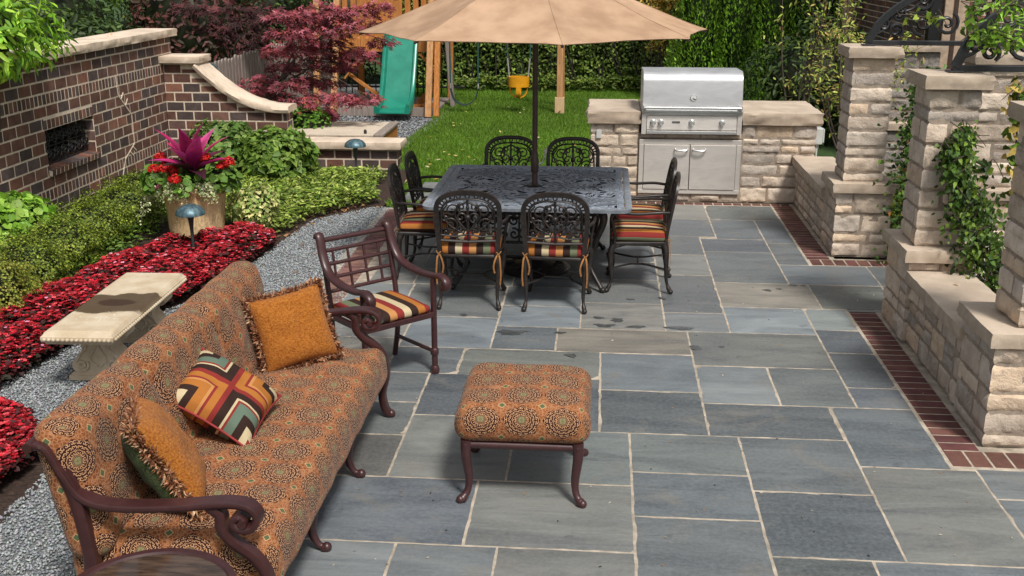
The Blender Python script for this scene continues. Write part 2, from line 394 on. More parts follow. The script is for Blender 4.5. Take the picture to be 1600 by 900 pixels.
# pebbles
def pebbles(poly, n, size, name, lo, hi, zs=.003):
    p = np.array(poly); P = np.stack([RNG.uniform(p[:, 0].min(), p[:, 0].max(), n), RNG.uniform(p[:, 1].min(), p[:, 1].max(), n)], 1); P = P[inpoly(P, poly)]; n = len(P)
    oc = np.array([(1, 0, 0), (0, 1, 0), (-1, 0, 0), (0, -1, 0), (0, 0, 1), (0, 0, -1)], float); fc = [(0, 1, 4), (1, 2, 4), (2, 3, 4), (3, 0, 4), (1, 0, 5), (2, 1, 5), (3, 2, 5), (0, 3, 5)]
    lv = Leaves(); A = RNG.uniform(0, 6.28, n); sz = size*(.55+.8*RNG.random(n)); j = 1+RNG.normal(0, .22, (n, 6, 3)); V = oc[None]*j
    sc = np.stack([sz, sz*RNG.uniform(.6, 1, n), sz*RNG.uniform(.4, .7, n)], 1); V = V*sc[:, None, :]
    t = RNG.normal(0, .35, n); x = V[:, :, 0]*np.cos(t)[:, None]+V[:, :, 2]*np.sin(t)[:, None]; z = -V[:, :, 0]*np.sin(t)[:, None]+V[:, :, 2]*np.cos(t)[:, None]
    X = x*np.cos(A)[:, None]-V[:, :, 1]*np.sin(A)[:, None]; Y = x*np.sin(A)[:, None]+V[:, :, 1]*np.cos(A)[:, None]
    W = np.stack([X+P[:, 0:1], Y+P[:, 1:2], z+zs*RNG.uniform(-1, 1.4, (n, 1))-.008], 2)
    u = RNG.random((n, 1))**1.3; C = np.array(lo)*(1-u)+np.array(hi)*u; C *= 1+RNG.normal(0, .05, (n, 3))
    lv.V.append(W.reshape(-1, 3)); lv.C.append(np.repeat(np.clip(C, 0, 1), 6, 0)); base = np.arange(n)*6
    for f in fc: lv.F[3].append(base[:, None]+np.array(f)[None])
    lv.n += n*6; return tag(lv.build(name, MT['pebble'], None), kind='stuff')
pebbles(GRAVEL, 95000, .0092, 'loose_gravel', (.24, .26, .275), (.52, .55, .555))
pebbles([(-4.9, 14.7), (-2.75, 14.7), (-2.6, 17.9), (-2.6, 19.5), (-5.6, 19.5)], 9000, .022, 'playset_pebbles', (.10, .11, .12), (.42, .43, .44))

# grass
def grass(poly, dens, name, h0, h1, w):
    p = np.array(poly); ar = (p[:, 0].max()-p[:, 0].min())*(p[:, 1].max()-p[:, 1].min()); n = int(ar*dens)
    P = np.stack([RNG.uniform(p[:, 0].min(), p[:, 0].max(), n), RNG.uniform(p[:, 1].min(), p[:, 1].max(), n), np.full(n, -.02)], 1); P = P[inpoly(P, poly)]; n = len(P)
    q = clump_noise(P, 2.6, 1.0)*.6+clump_noise(P, .9, 3.0)*.8; D = np.stack([RNG.normal(0, .45, n), RNG.normal(0, .45, n), np.ones(n)], 1); N = rdir(n)
    C = pal(n, [(.065, .15, .016), (.085, .19, .02), (.115, .23, .03), (.05, .115, .014)], .22)*(1+.28*q)[:, None]
    lv = Leaves().add(P, D, N, RNG.uniform(h0, h1, n)*(1+.25*q), w, C, 'blade', 0, .25); return tag(lv.build(name, MT['leaf'], None), kind='stuff')
grass(LAWN, 4200, 'grass', .045, .085, .010)
# stepping slabs at the lawn's corner
def rough_slab(mb, a, b, rim=.012, res=.06, seed=0, col=None, topn=.002):
    """stone slab with a hewn edge and a flat worn top"""
    bm = bmesh.new(); sx, sy, sz = [b[i]-a[i] for i in range(3)]
    nx, ny, nz = max(2, min(40, int(sx/res))), max(2, min(60, int(sy/res))), max(2, int(sz/(res*.4)))
    vid = {}; vs = []; fs = []
    def V(i, j, k):
        key = (i, j, k)
        if key not in vid:
            x, y, z = a[0]+sx*i/nx, a[1]+sy*j/ny, a[2]+sz*k/nz; p = Vector((x, y, z)); o = Vector((0, 0, 0))
            nn = noise.noise(p*11+Vector((seed, 0, 0)))*.8+noise.noise(p*29)*.7
            tz = .55 if k in (0, nz) else 1.0; q = (nn-.15)*rim*tz-(rim*.35 if k in (0, nz) else 0)
            if i == 0: o.x -= q
            if i == nx: o.x += q
            if j == 0: o.y -= q
            if j == ny: o.y += q
            if k == nz: o.z += noise.noise(p*5)*topn-(.004 if i in (0, nx) or j in (0, ny) else 0)
            vid[key] = len(vs); vs.append(p+o)
        return vid[key]
    for i in range(nx):
        for j in range(ny):
            for k in (0, nz):
                q = (V(i, j, k), V(i+1, j, k), V(i+1, j+1, k), V(i, j+1, k)); fs.append(q if k else q[::-1])
    for k in range(nz):
        for i in range(nx):
            fs.append((V(i, 0, k), V(i+1, 0, k), V(i+1, 0, k+1), V(i, 0, k+1))); fs.append((V(i+1, ny, k), V(i, ny, k), V(i, ny, k+1), V(i+1, ny, k+1)))
        for j in range(ny):
            fs.append((V(0, j+1, k), V(0, j, k), V(0, j, k+1), V(0, j+1, k+1))); fs.append((V(nx, j, k), V(nx, j+1, k), V(nx, j+1, k+1), V(nx, j, k+1)))
    bm.free(); return mb.add(vs, fs, col)
for x0, y0, x1, y1 in ((-2.15, 11.42, -1.2, 11.78), (-2.05, 12.0, -1.1, 12.35)):
    mb = MB(); rough_slab(mb, (x0, y0, -.05), (x1, y1, .042), .01, col=(.17, .18, .18)); tag(mb.build('stepping_slab', MT['slab'], smooth=40), kind='structure')

# patio: bluestone flags, read joint by joint
SL = []
def rows(xs, y0, y1):
    for a, b in zip(xs, xs[1:]): SL.append((a, b, y0, y1))
for s in [(-1.9, -.90, 3.55, 4.37), (-.90, -.43, 3.4, 4.37), (-.43, .20, 3.5, 4.37), (.20, .81, 3.75, 4.71), (.20, .81, 4.71, 5.18), (.20, .81, 5.18, 5.66), (.81, 1.41, 4.39, 5.02), (.81, 1.41, 5.02, 5.66),
          (1.41, 2.01, 4.39, 5.34), (2.01, 2.95, 5.03, 5.36), (2.01, 2.95, 4.39, 5.03), (.81, 1.26, 3.6, 4.39), (1.26, 2.4, 3.5, 4.39), (2.4, 3.2, 3.6, 4.39), (-1.95, -.59, 4.37, 5.02), (-.59, .20, 4.37, 5.02),
          (-1.75, -1.07, 5.02, 5.53), (-1.75, -1.07, 5.53, 6.0), (-1.75, -1.07, 6.0, 6.48), (-1.07, -.45, 5.02, 5.82), (-1.07, -.45, 5.82, 6.48), (-.45, .20, 5.02, 5.66), (-.45, .03, 5.66, 6.46),
          (.03, .65, 5.66, 6.29), (.03, .65, 6.29, 6.94), (.65, 1.40, 5.66, 6.13), (1.41, 1.89, 5.34, 6.13), (.65, 1.12, 6.13, 6.76), (1.12, 1.57, 6.13, 6.76), (.65, 1.57, 6.76, 7.43), (1.57, 1.89, 6.13, 6.45), (1.57, 1.89, 6.45, 7.07),
          (1.57, 1.89, 7.07, 7.54), (1.57, 1.89, 7.54, 8.03), (-1.37, -.90, 6.48, 6.96), (-.90, .03, 6.47, 6.96), (-1.9, -1.37, 6.48, 7.13), (-2.0, -1.37, 7.13, 7.63), (-1.37, -.73, 6.96, 7.62), (-.73, -.28, 6.96, 7.44), (-.28, .65, 6.95, 7.43),
          (-.73, -.12, 7.44, 7.93), (-.12, .50, 7.43, 8.05), (.50, .96, 7.43, 7.86), (.50, .96, 7.86, 8.87), (.96, 1.57, 7.43, 8.03), (-2.0, -1.5, 7.63, 8.44), (-1.5, -.73, 7.62, 8.44), (-.73, -.12, 7.93, 8.43), (-.12, .5, 8.05, 8.70),
          (.96, 1.72, 8.03, 8.68), (1.72, 2.31, 8.04, 8.67), (2.31, 3.2, 8.04, 8.67), (.96, 1.57, 8.68, 9.66), (1.57, 2.32, 8.68, 9.26), (2.32, 3.2, 8.67, 9.26), (.96, 1.57, 9.66, 10.12), (1.57, 1.84, 9.26, 10.0), (1.57, 1.84, 10.0, 10.91),
          (1.12, 1.57, 10.12, 10.91), (1.12, 1.84, 10.91, 11.57), (.5, 1.12, 10.2, 10.91), (.35, 1.12, 10.91, 11.57), (.5, .96, 9.53, 10.2), (.5, .96, 8.87, 9.53), (-1.9, -1.52, 8.44, 9.2), (-1.52, -.7, 8.44, 8.9), (-.7, -.12, 8.43, 8.9), (-.12, .5, 8.70, 9.24),
          (-1.95, -1.52, 9.2, 10.0), (-1.52, -.9, 8.9, 9.6), (-.9, -.12, 8.9, 9.4), (-.12, .5, 9.24, 9.9), (-.9, -.12, 9.4, 10.1), (-1.52, -.9, 9.6, 10.3), (-.12, .5, 9.9, 10.6), (-2.0, -1.52, 10.0, 11.1), (-1.52, -.9, 10.3, 11.2), (-.9, -.12, 10.1, 10.7), (-.9, -.12, 10.7, 11.3), (-.12, .35, 10.6, 11.3),
          (-1.95, -1.0, 2.7, 3.55), (-1.0, -.2, 2.6, 3.4), (-.2, .7, 2.6, 3.5), (.7, 1.6, 2.6, 3.5), (1.6, 2.6, 2.6, 3.5), (1.89, 3.2, 7.98, 8.04)]: SL.append(s)
PALS = [(.105, .125, .14), (.12, .14, .152), (.13, .15, .148), (.15, .158, .148), (.115, .135, .135), (.165, .162, .148), (.09, .107, .125), (.14, .16, .168), (.17, .175, .165)]
mb = MB(); rr = random.Random(11)
for (x0, x1, y0, y1) in SL:
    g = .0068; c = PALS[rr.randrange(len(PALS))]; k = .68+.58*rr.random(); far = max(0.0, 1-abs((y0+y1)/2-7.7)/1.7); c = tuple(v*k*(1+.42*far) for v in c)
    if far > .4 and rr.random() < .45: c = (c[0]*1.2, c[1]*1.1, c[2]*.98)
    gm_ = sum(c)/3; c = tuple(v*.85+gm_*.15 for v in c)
    h = rr.uniform(-.0012, .0012); nx = max(3, int((x1-x0)/.045)); ny = max(3, int((y1-y0)/.045)); top = []; sd = rr.random()*50
    for i in range(nx+1):
        for j in range(ny+1):
            x = x0+g+(x1-x0-2*g)*i/nx; y = y0+g+(y1-y0-2*g)*j/ny; n = noise.noise(Vector((x*9+sd, y*9, 0)))
            ed = .0035*noise.noise(Vector((x*14, y*14, sd)))+.002*noise.noise(Vector((x*40, y*40, sd)))
            if i in (0, nx): x += ed if i == 0 else -ed
            if j in (0, ny): y += ed if j == 0 else -ed
            z = h+.0018*n; z -= .0035 if i in (0, nx) or j in (0, ny) else 0
            top.append((x, y, z))
    fs = [(i*(ny+1)+j, (i+1)*(ny+1)+j, (i+1)*(ny+1)+j+1, i*(ny+1)+j+1) for i in range(nx) for j in range(ny)]
    ring = [i*(ny+1) for i in range(nx+1)]+[nx*(ny+1)+j for j in range(1, ny+1)]+[i*(ny+1)+ny for i in range(nx-1, -1, -1)]+[j for j in range(ny-1, 0, -1)]
    o = len(top); low = [(top[k][0], top[k][1], -.02) for k in ring]; m_ = len(ring)
    fs += [(ring[i], o+i, o+(i+1) % m_, ring[(i+1) % m_]) for i in range(m_)]
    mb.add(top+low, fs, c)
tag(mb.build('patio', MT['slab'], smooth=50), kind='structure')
sheet('patio_mortar', [(-1.98, 2.5), (3.3, 2.5), (3.3, 5.6), (2.4, 5.6), (2.4, 8.0), (3.3, 8.0), (3.3, 9.5), (2.1, 9.5), (2.1, 11.7), (-.2, 11.7), (-.4, 11.32), (-2.05, 11.12), (-2.05, 7.6), (-1.75, 6.4), (-1.75, 5.0)], -.0045, MT['joint'])

def brick_strip(mb, p0, p1, width, unit_, rng, z=-.0028, skew=None, gap=.014):
    """soldier bricks laid across a strip from p0 to p1 (width to the left of travel)"""
    p0, p1 = Vector((*p0, 0)), Vector((*p1, 0)); d = p1-p0; L = d.length; d.normalize(); n = Vector((-d.y, d.x, 0)); k = max(1, round(L/unit_)); u = L/k
    for i in range(k):
        a = p0+d*(i*u+gap/2)+n*gap/2; b = p0+d*((i+1)*u-gap/2)+n*gap/2; e = b+n*(width-gap); f = a+n*(width-gap)
        q = .8+.45*rng.random(); c = (.165*q, .068*q*rng.uniform(.9, 1.15), .058*q); z1 = z+rng.uniform(-.0006, .0008)
        mb.add([(v.x, v.y, z1) for v in (a, b, e, f)]+[(v.x, v.y, -.02) for v in (a, b, e, f)], [(0, 1, 2, 3), (1, 0, 4, 5), (2, 1, 5, 6), (3, 2, 6, 7), (0, 3, 7, 4)], c)
mb = MB(); rb = random.Random(4)
brick_strip(mb, (2.11, 5.58), (2.11, 8.05), .21, .0985, rb)       # along the near seat wall
brick_strip(mb, (1.90, 5.38), (3.0, 5.38), .20, .105, rb)         # its near end
brick_strip(mb, (2.06, 9.46), (2.06, 11.58), .21, .0985, rb)      # along the far seat wall
brick_strip(mb, (1.86, 9.27), (3.2, 9.27), .19, .105, rb)
brick_strip(mb, (.3, 11.58), (2.05, 11.58), .11, .105, rb)        # below the counter
tag(mb.build('brick_border', MT['brick']), kind='structure')
mb = MB(); brick_strip(mb, (-1.98, 7.1), (-2.02, 11.12), .23, .088, rb, -.003)
brick_strip(mb, (-1.92, 11.12), (-.2, 11.34), .1, .2, rb, -.003)
for i, c in enumerate(mb.c): mb.c[i] = (c[0]*1.5, c[1]*1.8, c[2]*1.75)
tag(mb.build('brick_edging', MT['brick']), kind='structure')
sheet('edging_mortar', [(-2.32, 6.8), (-1.93, 6.8), (-1.94, 11.2), (-2.3, 11.18)], -.0062, MT['joint'])
# spilled water drying on the flags
MT['wet'] = (lambda m: (m.color(m.mix(m.noise(None, 14, 4).smooth(.3, .7), (.055, .06, .065), (.10, .105, .105))), m.m)[1])(M('wet_stone', .3, 0, .5)); _w = bpy.data.materials['wet_stone']; _n = _w.node_tree; _a = _n.nodes.new('ShaderNodeAttribute'); _a.attribute_name = 'Col'; _t = _n.nodes.new('ShaderNodeBsdfTransparent'); _x = _n.nodes.new('ShaderNodeMixShader'); _q = S(_n, _a.outputs['Fac']); _nz = _n.nodes.new('ShaderNodeTexNoise'); _nz.inputs['Scale'].default_value = 26; _nz.inputs['Detail'].default_value = 5; _tc = _n.nodes.new('ShaderNodeTexCoord'); _n.links.new(_tc.outputs['Object'], _nz.inputs['Vector']); _f = (_q*1.1+(S(_n, _nz.outputs[0])-.5)*1.5).smooth(.08, .62)*.95; _n.links.new(_f.k, _x.inputs[0]); _n.links.new(_t.outputs[0], _x.inputs[1]); _n.links.new(_n.nodes['Principled BSDF'].outputs[0], _x.inputs[2]); _n.links.new(_x.outputs[0], _n.nodes['Material Output'].inputs[0])
mb = MB(); rw = random.Random(5)
def blob(cx, cy, rx, ry):
    n = 26; sd = rw.random()*99; vs = [(cx, cy, .0026)]
    for i in range(n):
        a = 2*PI*i/n; q = .75+.55*noise.noise(Vector((math.cos(a)*1.3+sd, math.sin(a)*1.3, 0)))+.18*noise.noise(Vector((math.cos(a)*4+sd, math.sin(a)*4, 3))); vs.append((cx+rx*q*math.cos(a), cy+ry*q*math.sin(a), .0026))
    ring2 = [((v[0]-cx)*.55+cx, (v[1]-cy)*.55+cy, .0026) for v in vs[1:]]; o = len(mb.v); mb.add([vs[0]]+ring2, [(0, 1+i, 1+(i+1) % n) for i in range(n)], (1, 1, 1)); mb.add(ring2+vs[1:], [(i, n+i, n+(i+1) % n, (i+1) % n) for i in range(n)], (0, 0, 0))
for px, py, rx, ry in ((1060, 513, .14, .035), (945, 509, .10, .04), (996, 511, .10, .03), (893, 556, .055, .035), (800, 520, .14, .06), (875, 520, .06, .02), (1085, 543, .06, .05), (1240, 446, .05, .03), (1200, 454, .05, .03), (1255, 447, .03, .02), (1310, 449, .06, .03), (1128, 542, .03, .02), (965, 500, .06, .05), (935, 497, .07, .03), (725, 492, .04, .025), (1218, 452, .03, .02), (985, 468, .05, .02), (1035, 466, .04, .03), (1340, 460, .03, .015), (1076, 470, .015, .012)):
    p = atZ(px, py); blob(p.x, p.y, rx*1.05, ry*1.4)
ws = mb.build('wet_stain', MT['wet']); tag(ws, kind='structure'); at_ = ws.data.color_attributes['Col']; k_ = 0
for p in ws.data.polygons:      # damp fades out toward the rim
    if len(p.vertices) == 4:
        for q, li in enumerate(p.loop_indices): v = 1.0 if q in (0, 3) else 0.0; at_.data[li].color = (v, v, v, 1)
# ------------------------------------------------------------------ dark brick walls
BR = [(.16, .08, .058), (.18, .094, .068), (.125, .073, .06), (.11, .08, .073), (.22, .10, .066), (.145, .072, .052), (.095, .068, .062)]
def bricks(mb, org, u, n, w, h, L=.228, H=.1165, skip=None, rng=None, g=.0165, d=.0025, soldier=None, offs=0.0):
    """coursed bricks standing d proud of a mortar plane; u along, n outward"""
    org, u, n = Vector(org), Vector(u), Vector(n); up = Vector((0, 0, 1)); rng = rng or random.Random(3)
    rows_ = int(h/H+.99)
    for r in range(rows_):
        z0 = r*H+g/2; z1 = min((r+1)*H-g/2, h)
        if z1-z0 < .02: continue
        sol = soldier and soldier(r)
        LL = (.078 if sol else L); x = -((r % 2)*L/2+offs) % LL - LL if not sol else 0
        while x < w:
            a = max(x+g/2, 0); b = min(x+LL-g/2, w); x += LL
            if b-a < .02: continue
            segs = [(a, b, z0, z1)]
            if skip: segs = skip(a, b, z0, z1)
            for (a1, b1, y0, y1) in segs:
                if b1-a1 < .015 or y1-y0 < .015: continue
                q = .85+.6*rng.random(); c = tuple(v*q for v in rng.choice(BR)); dd = d+rng.uniform(-.0012, .0012); e = .0015
                P = lambda s, t, k: org+u*s+up*t+n*k
                j = [rng.uniform(-.002, .002) for _ in range(4)]
                vs = [P(a1+e, y0+e+j[0], dd), P(b1-e, y0+e+j[1], dd), P(b1-e, y1-e+j[2], dd), P(a1+e, y1-e+j[3], dd), P(a1, y0, -.004), P(b1, y0, -.004), P(b1, y1, -.004), P(a1, y1, -.004)]
                mb.add(vs, [(0, 1, 2, 3), (1, 0, 4, 5), (2, 1, 5, 6), (3, 2, 6, 7), (0, 3, 7, 4)], c)

# long wall with the alcove (face at x = -5.48, looking +x)
WX = -5.48; Y0, Y1 = 6.6, 13.62; AY0, AY1, AZ0, AZ1 = 10.24, 11.30, .53, .925
wall = thing('brick_wall', 'tall dark brick wall with pale stone coping and a grilled alcove behind the flower bed', 'wall', (WX, 10.2, 0))
mb = MB(); T = .36
mb.span((WX-T, Y0, -.05), (WX, AY0, 1.6)); mb.span((WX-T, AY1, -.05), (WX, Y1, 1.6)); mb.span((WX-T, AY0, -.05), (WX, AY1, AZ0)); mb.span((WX-T, AY0, AZ1), (WX, AY1, 1.6)); mb.span((WX-T, AY0, AZ0), (WX-T+.03, AY1, AZ1))
core_ = mb.build('mortar_core', MT['mortar'], wall, world=True)
def skip_al(a, b, z0, z1):
    y0, y1 = Y0+a, Y0+b
    if z1 <= AZ0+.02 or z0 >= AZ1+.1: return [(a, b, z0, z1)]
    if y1 <= AY0 or y0 >= AY1: return [(a, b, z0, z1)]
    out = []
    if y0 < AY0: out.append((a, AY0-Y0, z0, z1))
    if y1 > AY1: out.append((AY1-Y0, b, z0, z1))
    return out
mb = MB(); bricks(mb, (WX, Y0, 0), (0, 1, 0), (1, 0, 0), Y1-Y0, 1.6, L=.24, skip=skip_al, rng=random.Random(21), soldier=lambda r: r in (2, 10))
rs = random.Random(8)
for k in range(13):     # soldier heads over and under the opening, and the sloping sill
    y = AY0-.02+k*.0842; q = 1.0+.5*rs.random(); c = tuple(v*q for v in rs.choice(BR))
    mb.span((WX-.004, y+.008, AZ1+.008), (WX+.0025, y+.0762, AZ1+.096), c)
    mb.box((WX-.12, y+.042, AZ0-.012), (.32, .064, .06), Matrix.Rotation(math.radians(7), 3, 'Y'), c)
_s = MB(); _s.box((WX-.12, (AY0+AY1)/2, AZ0-.014), (.314, AY1-AY0+.03, .052), Matrix.Rotation(math.radians(7), 3, 'Y')); _s.build('sill_mortar', MT['mortar'], wall, world=True)
for side, nn in ((AY0, 1), (AY1, -1)):     # brick reveals
    bricks(mb, (WX-T+.03 if nn > 0 else WX, side, AZ0), (1, 0, 0) if nn > 0 else (-1, 0, 0), (0, nn, 0), T-.03, AZ1-AZ0, L=.20, rng=rs)
bricks(mb, (WX, Y1, 0), (-1, 0, 0), (0, 1, 0), T, 1.6, rng=rs); bricks(mb, (WX-T, Y1, 0), (0, -1, 0), (-1, 0, 0), Y1-Y0, 1.6, rng=rs); bricks(mb, (WX-T, Y0, 0), (1, 0, 0), (0, -1, 0), T, 1.6, rng=rs)
mb.build('brick_face', MT['brick'], wall, world=True)
mb = MB()               # raised mortar line of the old arch
for pts in ([(11.94, 1.29), (11.96, 1.06), (12.26, .80)], [(12.26, .80), (12.26, .46)], [(12.26, .46), (11.98, .33), (11.86, .14)]):
    for (a, b), (c, d) in zip(pts, pts[1:]): mb.beam((WX+.002, a, b), (WX+.002, c, d), .016, .010, (1, 0, 0))
for k in range(2):
    t = k/3+.2; mb.beam((WX+.004, 11.96+.3*t, 1.06-.26*t), (WX+.004, 12.03+.3*t, 1.12-.24*t), .014, .012, (1, 0, 0)); mb.beam((WX+.004, 12.26-.28*t, .46-.13*t), (WX+.004, 12.34-.28*t, .40-.13*t), .014, .012, (1, 0, 0))
mb.build('mortar_ridge', MT['mortar'], wall, world=True)
mb = MB()
for a, b in ((6.5, 8.3), (8.305, 10.3), (10.305, 12.0), (12.005, 13.72)): rough_slab(mb, (WX-T-.08, a, 1.6), (WX+.07, b, 1.69), .022, seed=a)
mb.build('coping', MT['coping'], wall, smooth=35, world=True)
MT['iron'] = speckled('black_iron', (.018, .018, .02), .42, .0, scale=60, amt=.3, bump=.2, spec=.5)
mb = MB(); gx = WX-.10
for z in (AZ0+.03, AZ0+.2, AZ1-.02): mb.tube([(gx, AY0, z), (gx, AY1, z)], .008, 6)
for k in range(7): y = AY0+(AY1-AY0)*(k+.5)/7; mb.tube([(gx, y, AZ0), (gx, y, AZ1)], .007, 6)
for k in range(7):
    y = AY0+(AY1-AY0)*(k+.5)/7
    for zz, s in ((AZ0+.11, 1), (AZ0+.28, -1)):
        mb.tube([(gx+.012, a, b) for a, b in spiral((y+.035*s, zz), .012, .062, 0, 1.6*s)], .007, 6); mb.tube([(gx+.012, a, b) for a, b in spiral((y-.035*s, zz+.02), .012, .055, PI, -1.6*s)], .007, 6)
mb.build('alcove_grille', MT['iron'], wall, smooth=60, world=True)
mb = MB(); mb.span((WX-T+.031, AY0, AZ0), (WX-T+.034, AY1, AZ1)); mb.build('alcove_back', speckled('alcove_black', (.006, .006, .007), .9), wall, world=True)  # near-black sheet across the back of the alcove

# swept wall: from the high pier down to a low end, same plane (face y = 13.3)
CY = 13.3
def sweep_top(x):
    t = min(1, max(0, (x+5.10)/1.15)); return 1.30-.60*(1-(1-t)**2.1) if x > -5.10 else 1.30
sw = thing('curved_brick_wall', 'dark brick wall whose pale stone coping sweeps down from a capped pier', 'wall', (-4.7, CY, 0))
mb = MB(); n = 24; x0, x1 = -5.47, -3.93; poly = [(x0+(x1-x0)*i/n, sweep_top(x0+(x1-x0)*i/n)) for i in range(n+1)]
vs = [(x, CY, z) for x, z in poly]+[(x, CY, -.05) for x, z in poly]+[(x, CY+.25, z) for x, z in poly]+[(x, CY+.25, -.05) for x, z in poly]; k = n+1
fs = []
for i in range(n): fs += [(k+i, k+i+1, i+1, i), (2*k+i, 2*k+i+1, 3*k+i+1, 3*k+i), (i, i+1, 2*k+i+1, 2*k+i)]
fs += [(k-1, 2*k-1, 4*k-1, 3*k-1)]
mb.add(vs, fs); mb.build('mortar_core', MT['mortar'], sw, world=True)
def skip_sw(a, b, z0, z1):
    top = min(sweep_top(x0+a+.01), sweep_top(x0+b-.01))-.01
    return [(a, b, z0, min(z1, max(z0, top)))]
mb = MB(); bricks(mb, (x0, CY, 0), (1, 0, 0), (0, -1, 0), x1-x0, 1.3, rng=random.Random(31), skip=skip_sw); bricks(mb, (x1, CY, 0), (0, 1, 0), (1, 0, 0), .25, .70, rng=rs)
mb.build('brick_face', MT['brick'], sw, world=True)
mb = MB(); path = [(x0+.42+(x1+.04-x0-.42)*i/20, 0) for i in range(21)]
pts = [(x, CY+.12, sweep_top(min(x, x1))+.035) for x, _ in path]
mb.sweep(pts, [(-.19, -.04), (.19, -.04), (.205, .0), (.18, .04), (0, .047), (-.18, .04), (-.205, 0)], up=(0, 0, 1))
for i, p in enumerate(mb.v): q = noise.noise(Vector(p)*16)*.012; mb.v[i] = (p[0], p[1]+q, p[2]+q*.6)
mb.build('coping', MT['coping'], sw, smooth=50, world=True)
mb = MB(); rough_slab(mb, (-5.50, CY-.10, 1.30), (-4.96, CY+.34, 1.385), .02, seed=3); mb.build('pier_cap', MT['coping'], sw, smooth=35, world=True)

lw = thing('low_brick_wall', 'knee-high brick wall end with pale flat stone cap beside the lawn', 'wall', (-3.2, CY, 0))
mb = MB(); mb.span((-3.92, CY+.012, -.05), (-2.55, CY+.30, .255)); mb.build('mortar_core', MT['mortar'], lw, world=True)
mb = MB(); bricks(mb, (-3.92, CY+.012, 0), (1, 0, 0), (0, -1, 0), 1.37, .255, rng=random.Random(5)); bricks(mb, (-2.55, CY+.012, 0), (0, 1, 0), (1, 0, 0), .288, .255, rng=rs); mb.build('brick_face', MT['brick'], lw, world=True)
mb = MB(); rough_slab(mb, (-3.92, CY-.07, .255), (-2.49, CY+.36, .345), .016, seed=9); mb.build('stone_cap', MT['coping'], lw, smooth=35, world=True)

# ------------------------------------------------------------------ limestone ashlar
ST = [(.63, .505, .385), (.58, .47, .365), (.67, .54, .405), (.53, .445, .36), (.69, .57, .445), (.63, .475, .33), (.51, .43, .355)]
def ashlar(mb, org, u, n, w, rowsz, rng, cl=False, cr=False, d=.0145, tone=1.0, lmin=.12, lmax=.36, grey=0.0):
    """rock-faced stones on one face; cl / cr: the face ends in an outside corner there"""
    org, u, n = Vector(org), Vector(u), Vector(n); up = Vector((0, 0, 1)); g = .005
    z = 0.0
    for h in rowsz:
        x = 0.0
        while x < w-1e-6:
            L = rng.uniform(lmin, lmax)*(1.25 if h < .09 else 1.0)
            if w-(x+L) < lmin*.8: L = w-x
            parts = [(z, z+h)]
            if h > .15 and L < .2 and rng.random() < .5: k = rng.uniform(.4, .6); parts = [(z, z+h*k), (z+h*k, z+h)]
            for (a0, a1) in parts:
                lft, rgt = x < 1e-6 and cl, abs(x+L-w) < 1e-6 and cr
                b0 = x+(0 if lft else g); b1 = x+L-(0 if rgt else g); c0, c1 = a0+g, a1-g
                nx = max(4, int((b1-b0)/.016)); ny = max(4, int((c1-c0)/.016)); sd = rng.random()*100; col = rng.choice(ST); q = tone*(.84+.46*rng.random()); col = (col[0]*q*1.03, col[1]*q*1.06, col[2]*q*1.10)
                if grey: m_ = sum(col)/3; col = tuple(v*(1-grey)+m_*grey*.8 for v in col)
                bul = d*rng.uniform(.7, 1.9); vs = []; tl = rng.uniform(-.5, .5); tv = rng.uniform(-.5, .5)
                for i in range(nx+1):
                    for j in range(ny+1):
                        s, t = i/nx, j/ny; es = min(1.0, (s if not lft else 1)*nx*.62, ((1-s) if not rgt else 1)*nx*.62); et = min(1.0, t*ny*.62, (1-t)*ny*.62); e = max(0, min(es, et))**.35
                        P = org+u*(b0+(b1-b0)*s)+up*(c0+(c1-c0)*t); f = noise.noise(P*13+Vector((sd, 0, 0)))*.65+noise.noise(P*32+Vector((0, sd, 0)))*.35
                        fc = abs(noise.noise(P*9+Vector((sd, sd, 0))))*.9; dep = -.004+e*(bul*(.62+.75*f+fc+1.3*tl*(s-.5)+1.3*tv*(t-.5)))
                        if (i == 0 and lft) or (i == nx and rgt): dep = d*.9*(1 if 0 < j < ny else .25)
                        ex = 0.0
                        if i == 0 and lft: ex = -d*.9*(1 if 0 < j < ny else .25)
                        if i == nx and rgt: ex = d*.9*(1 if 0 < j < ny else .25)
                        w_ = .005*noise.noise(P*20+Vector((0, 0, sd)))
                        vs.append(P+n*dep+u*ex+up*(w_ if j in (0, ny) else 0)+u*(w_ if (i in (0, nx) and not (lft or rgt)) else 0))
                mb.add(vs, [(i*(ny+1)+j, (i+1)*(ny+1)+j, (i+1)*(ny+1)+j+1, i*(ny+1)+j+1) for i in range(nx) for j in range(ny)], col)
            x += L
        z += h
def courses(h, rng, lo=.068, hi=.175):
    out = []; z = 0
    while z < h-1e-6:
        k = rng.uniform(lo, hi)
        if h-(z+k) < lo: k = h-z
        if k > hi*1.3: k /= 2
        out.append(k); z += k
    return out
def block(mbs, mbm, x0, x1, y0, y1, z0, z1, seed, faces='FLRB', tone=1.0, lmin=.13, lmax=.36, grey=0.0, lo=.068, hi=.175):
    """one ashlar box: F toward -y, L toward -x, R toward +x, B toward +y"""
    rng = random.Random(seed); rz = courses(z1-z0, rng, lo, hi)
    mbm.span((x0, y0, z0), (x1, y1, z1))
    A = dict(F=((x0, y0, z0), (1, 0, 0), (0, -1, 0), x1-x0), R=((x1, y0, z0), (0, 1, 0), (1, 0, 0), y1-y0), B=((x1, y1, z0), (-1, 0, 0), (0, 1, 0), x1-x0), L=((x0, y1, z0), (0, -1, 0), (-1, 0, 0), y1-y0))
    nb = dict(F='LR', R='FB', B='RL', L='BF')
    for f in faces: o, u, n, w = A[f]; ashlar(mbs, o, u, n, w, rz, rng, nb[f][0] in faces, nb[f][1] in faces, tone=tone, lmin=lmin, lmax=lmax, grey=grey)
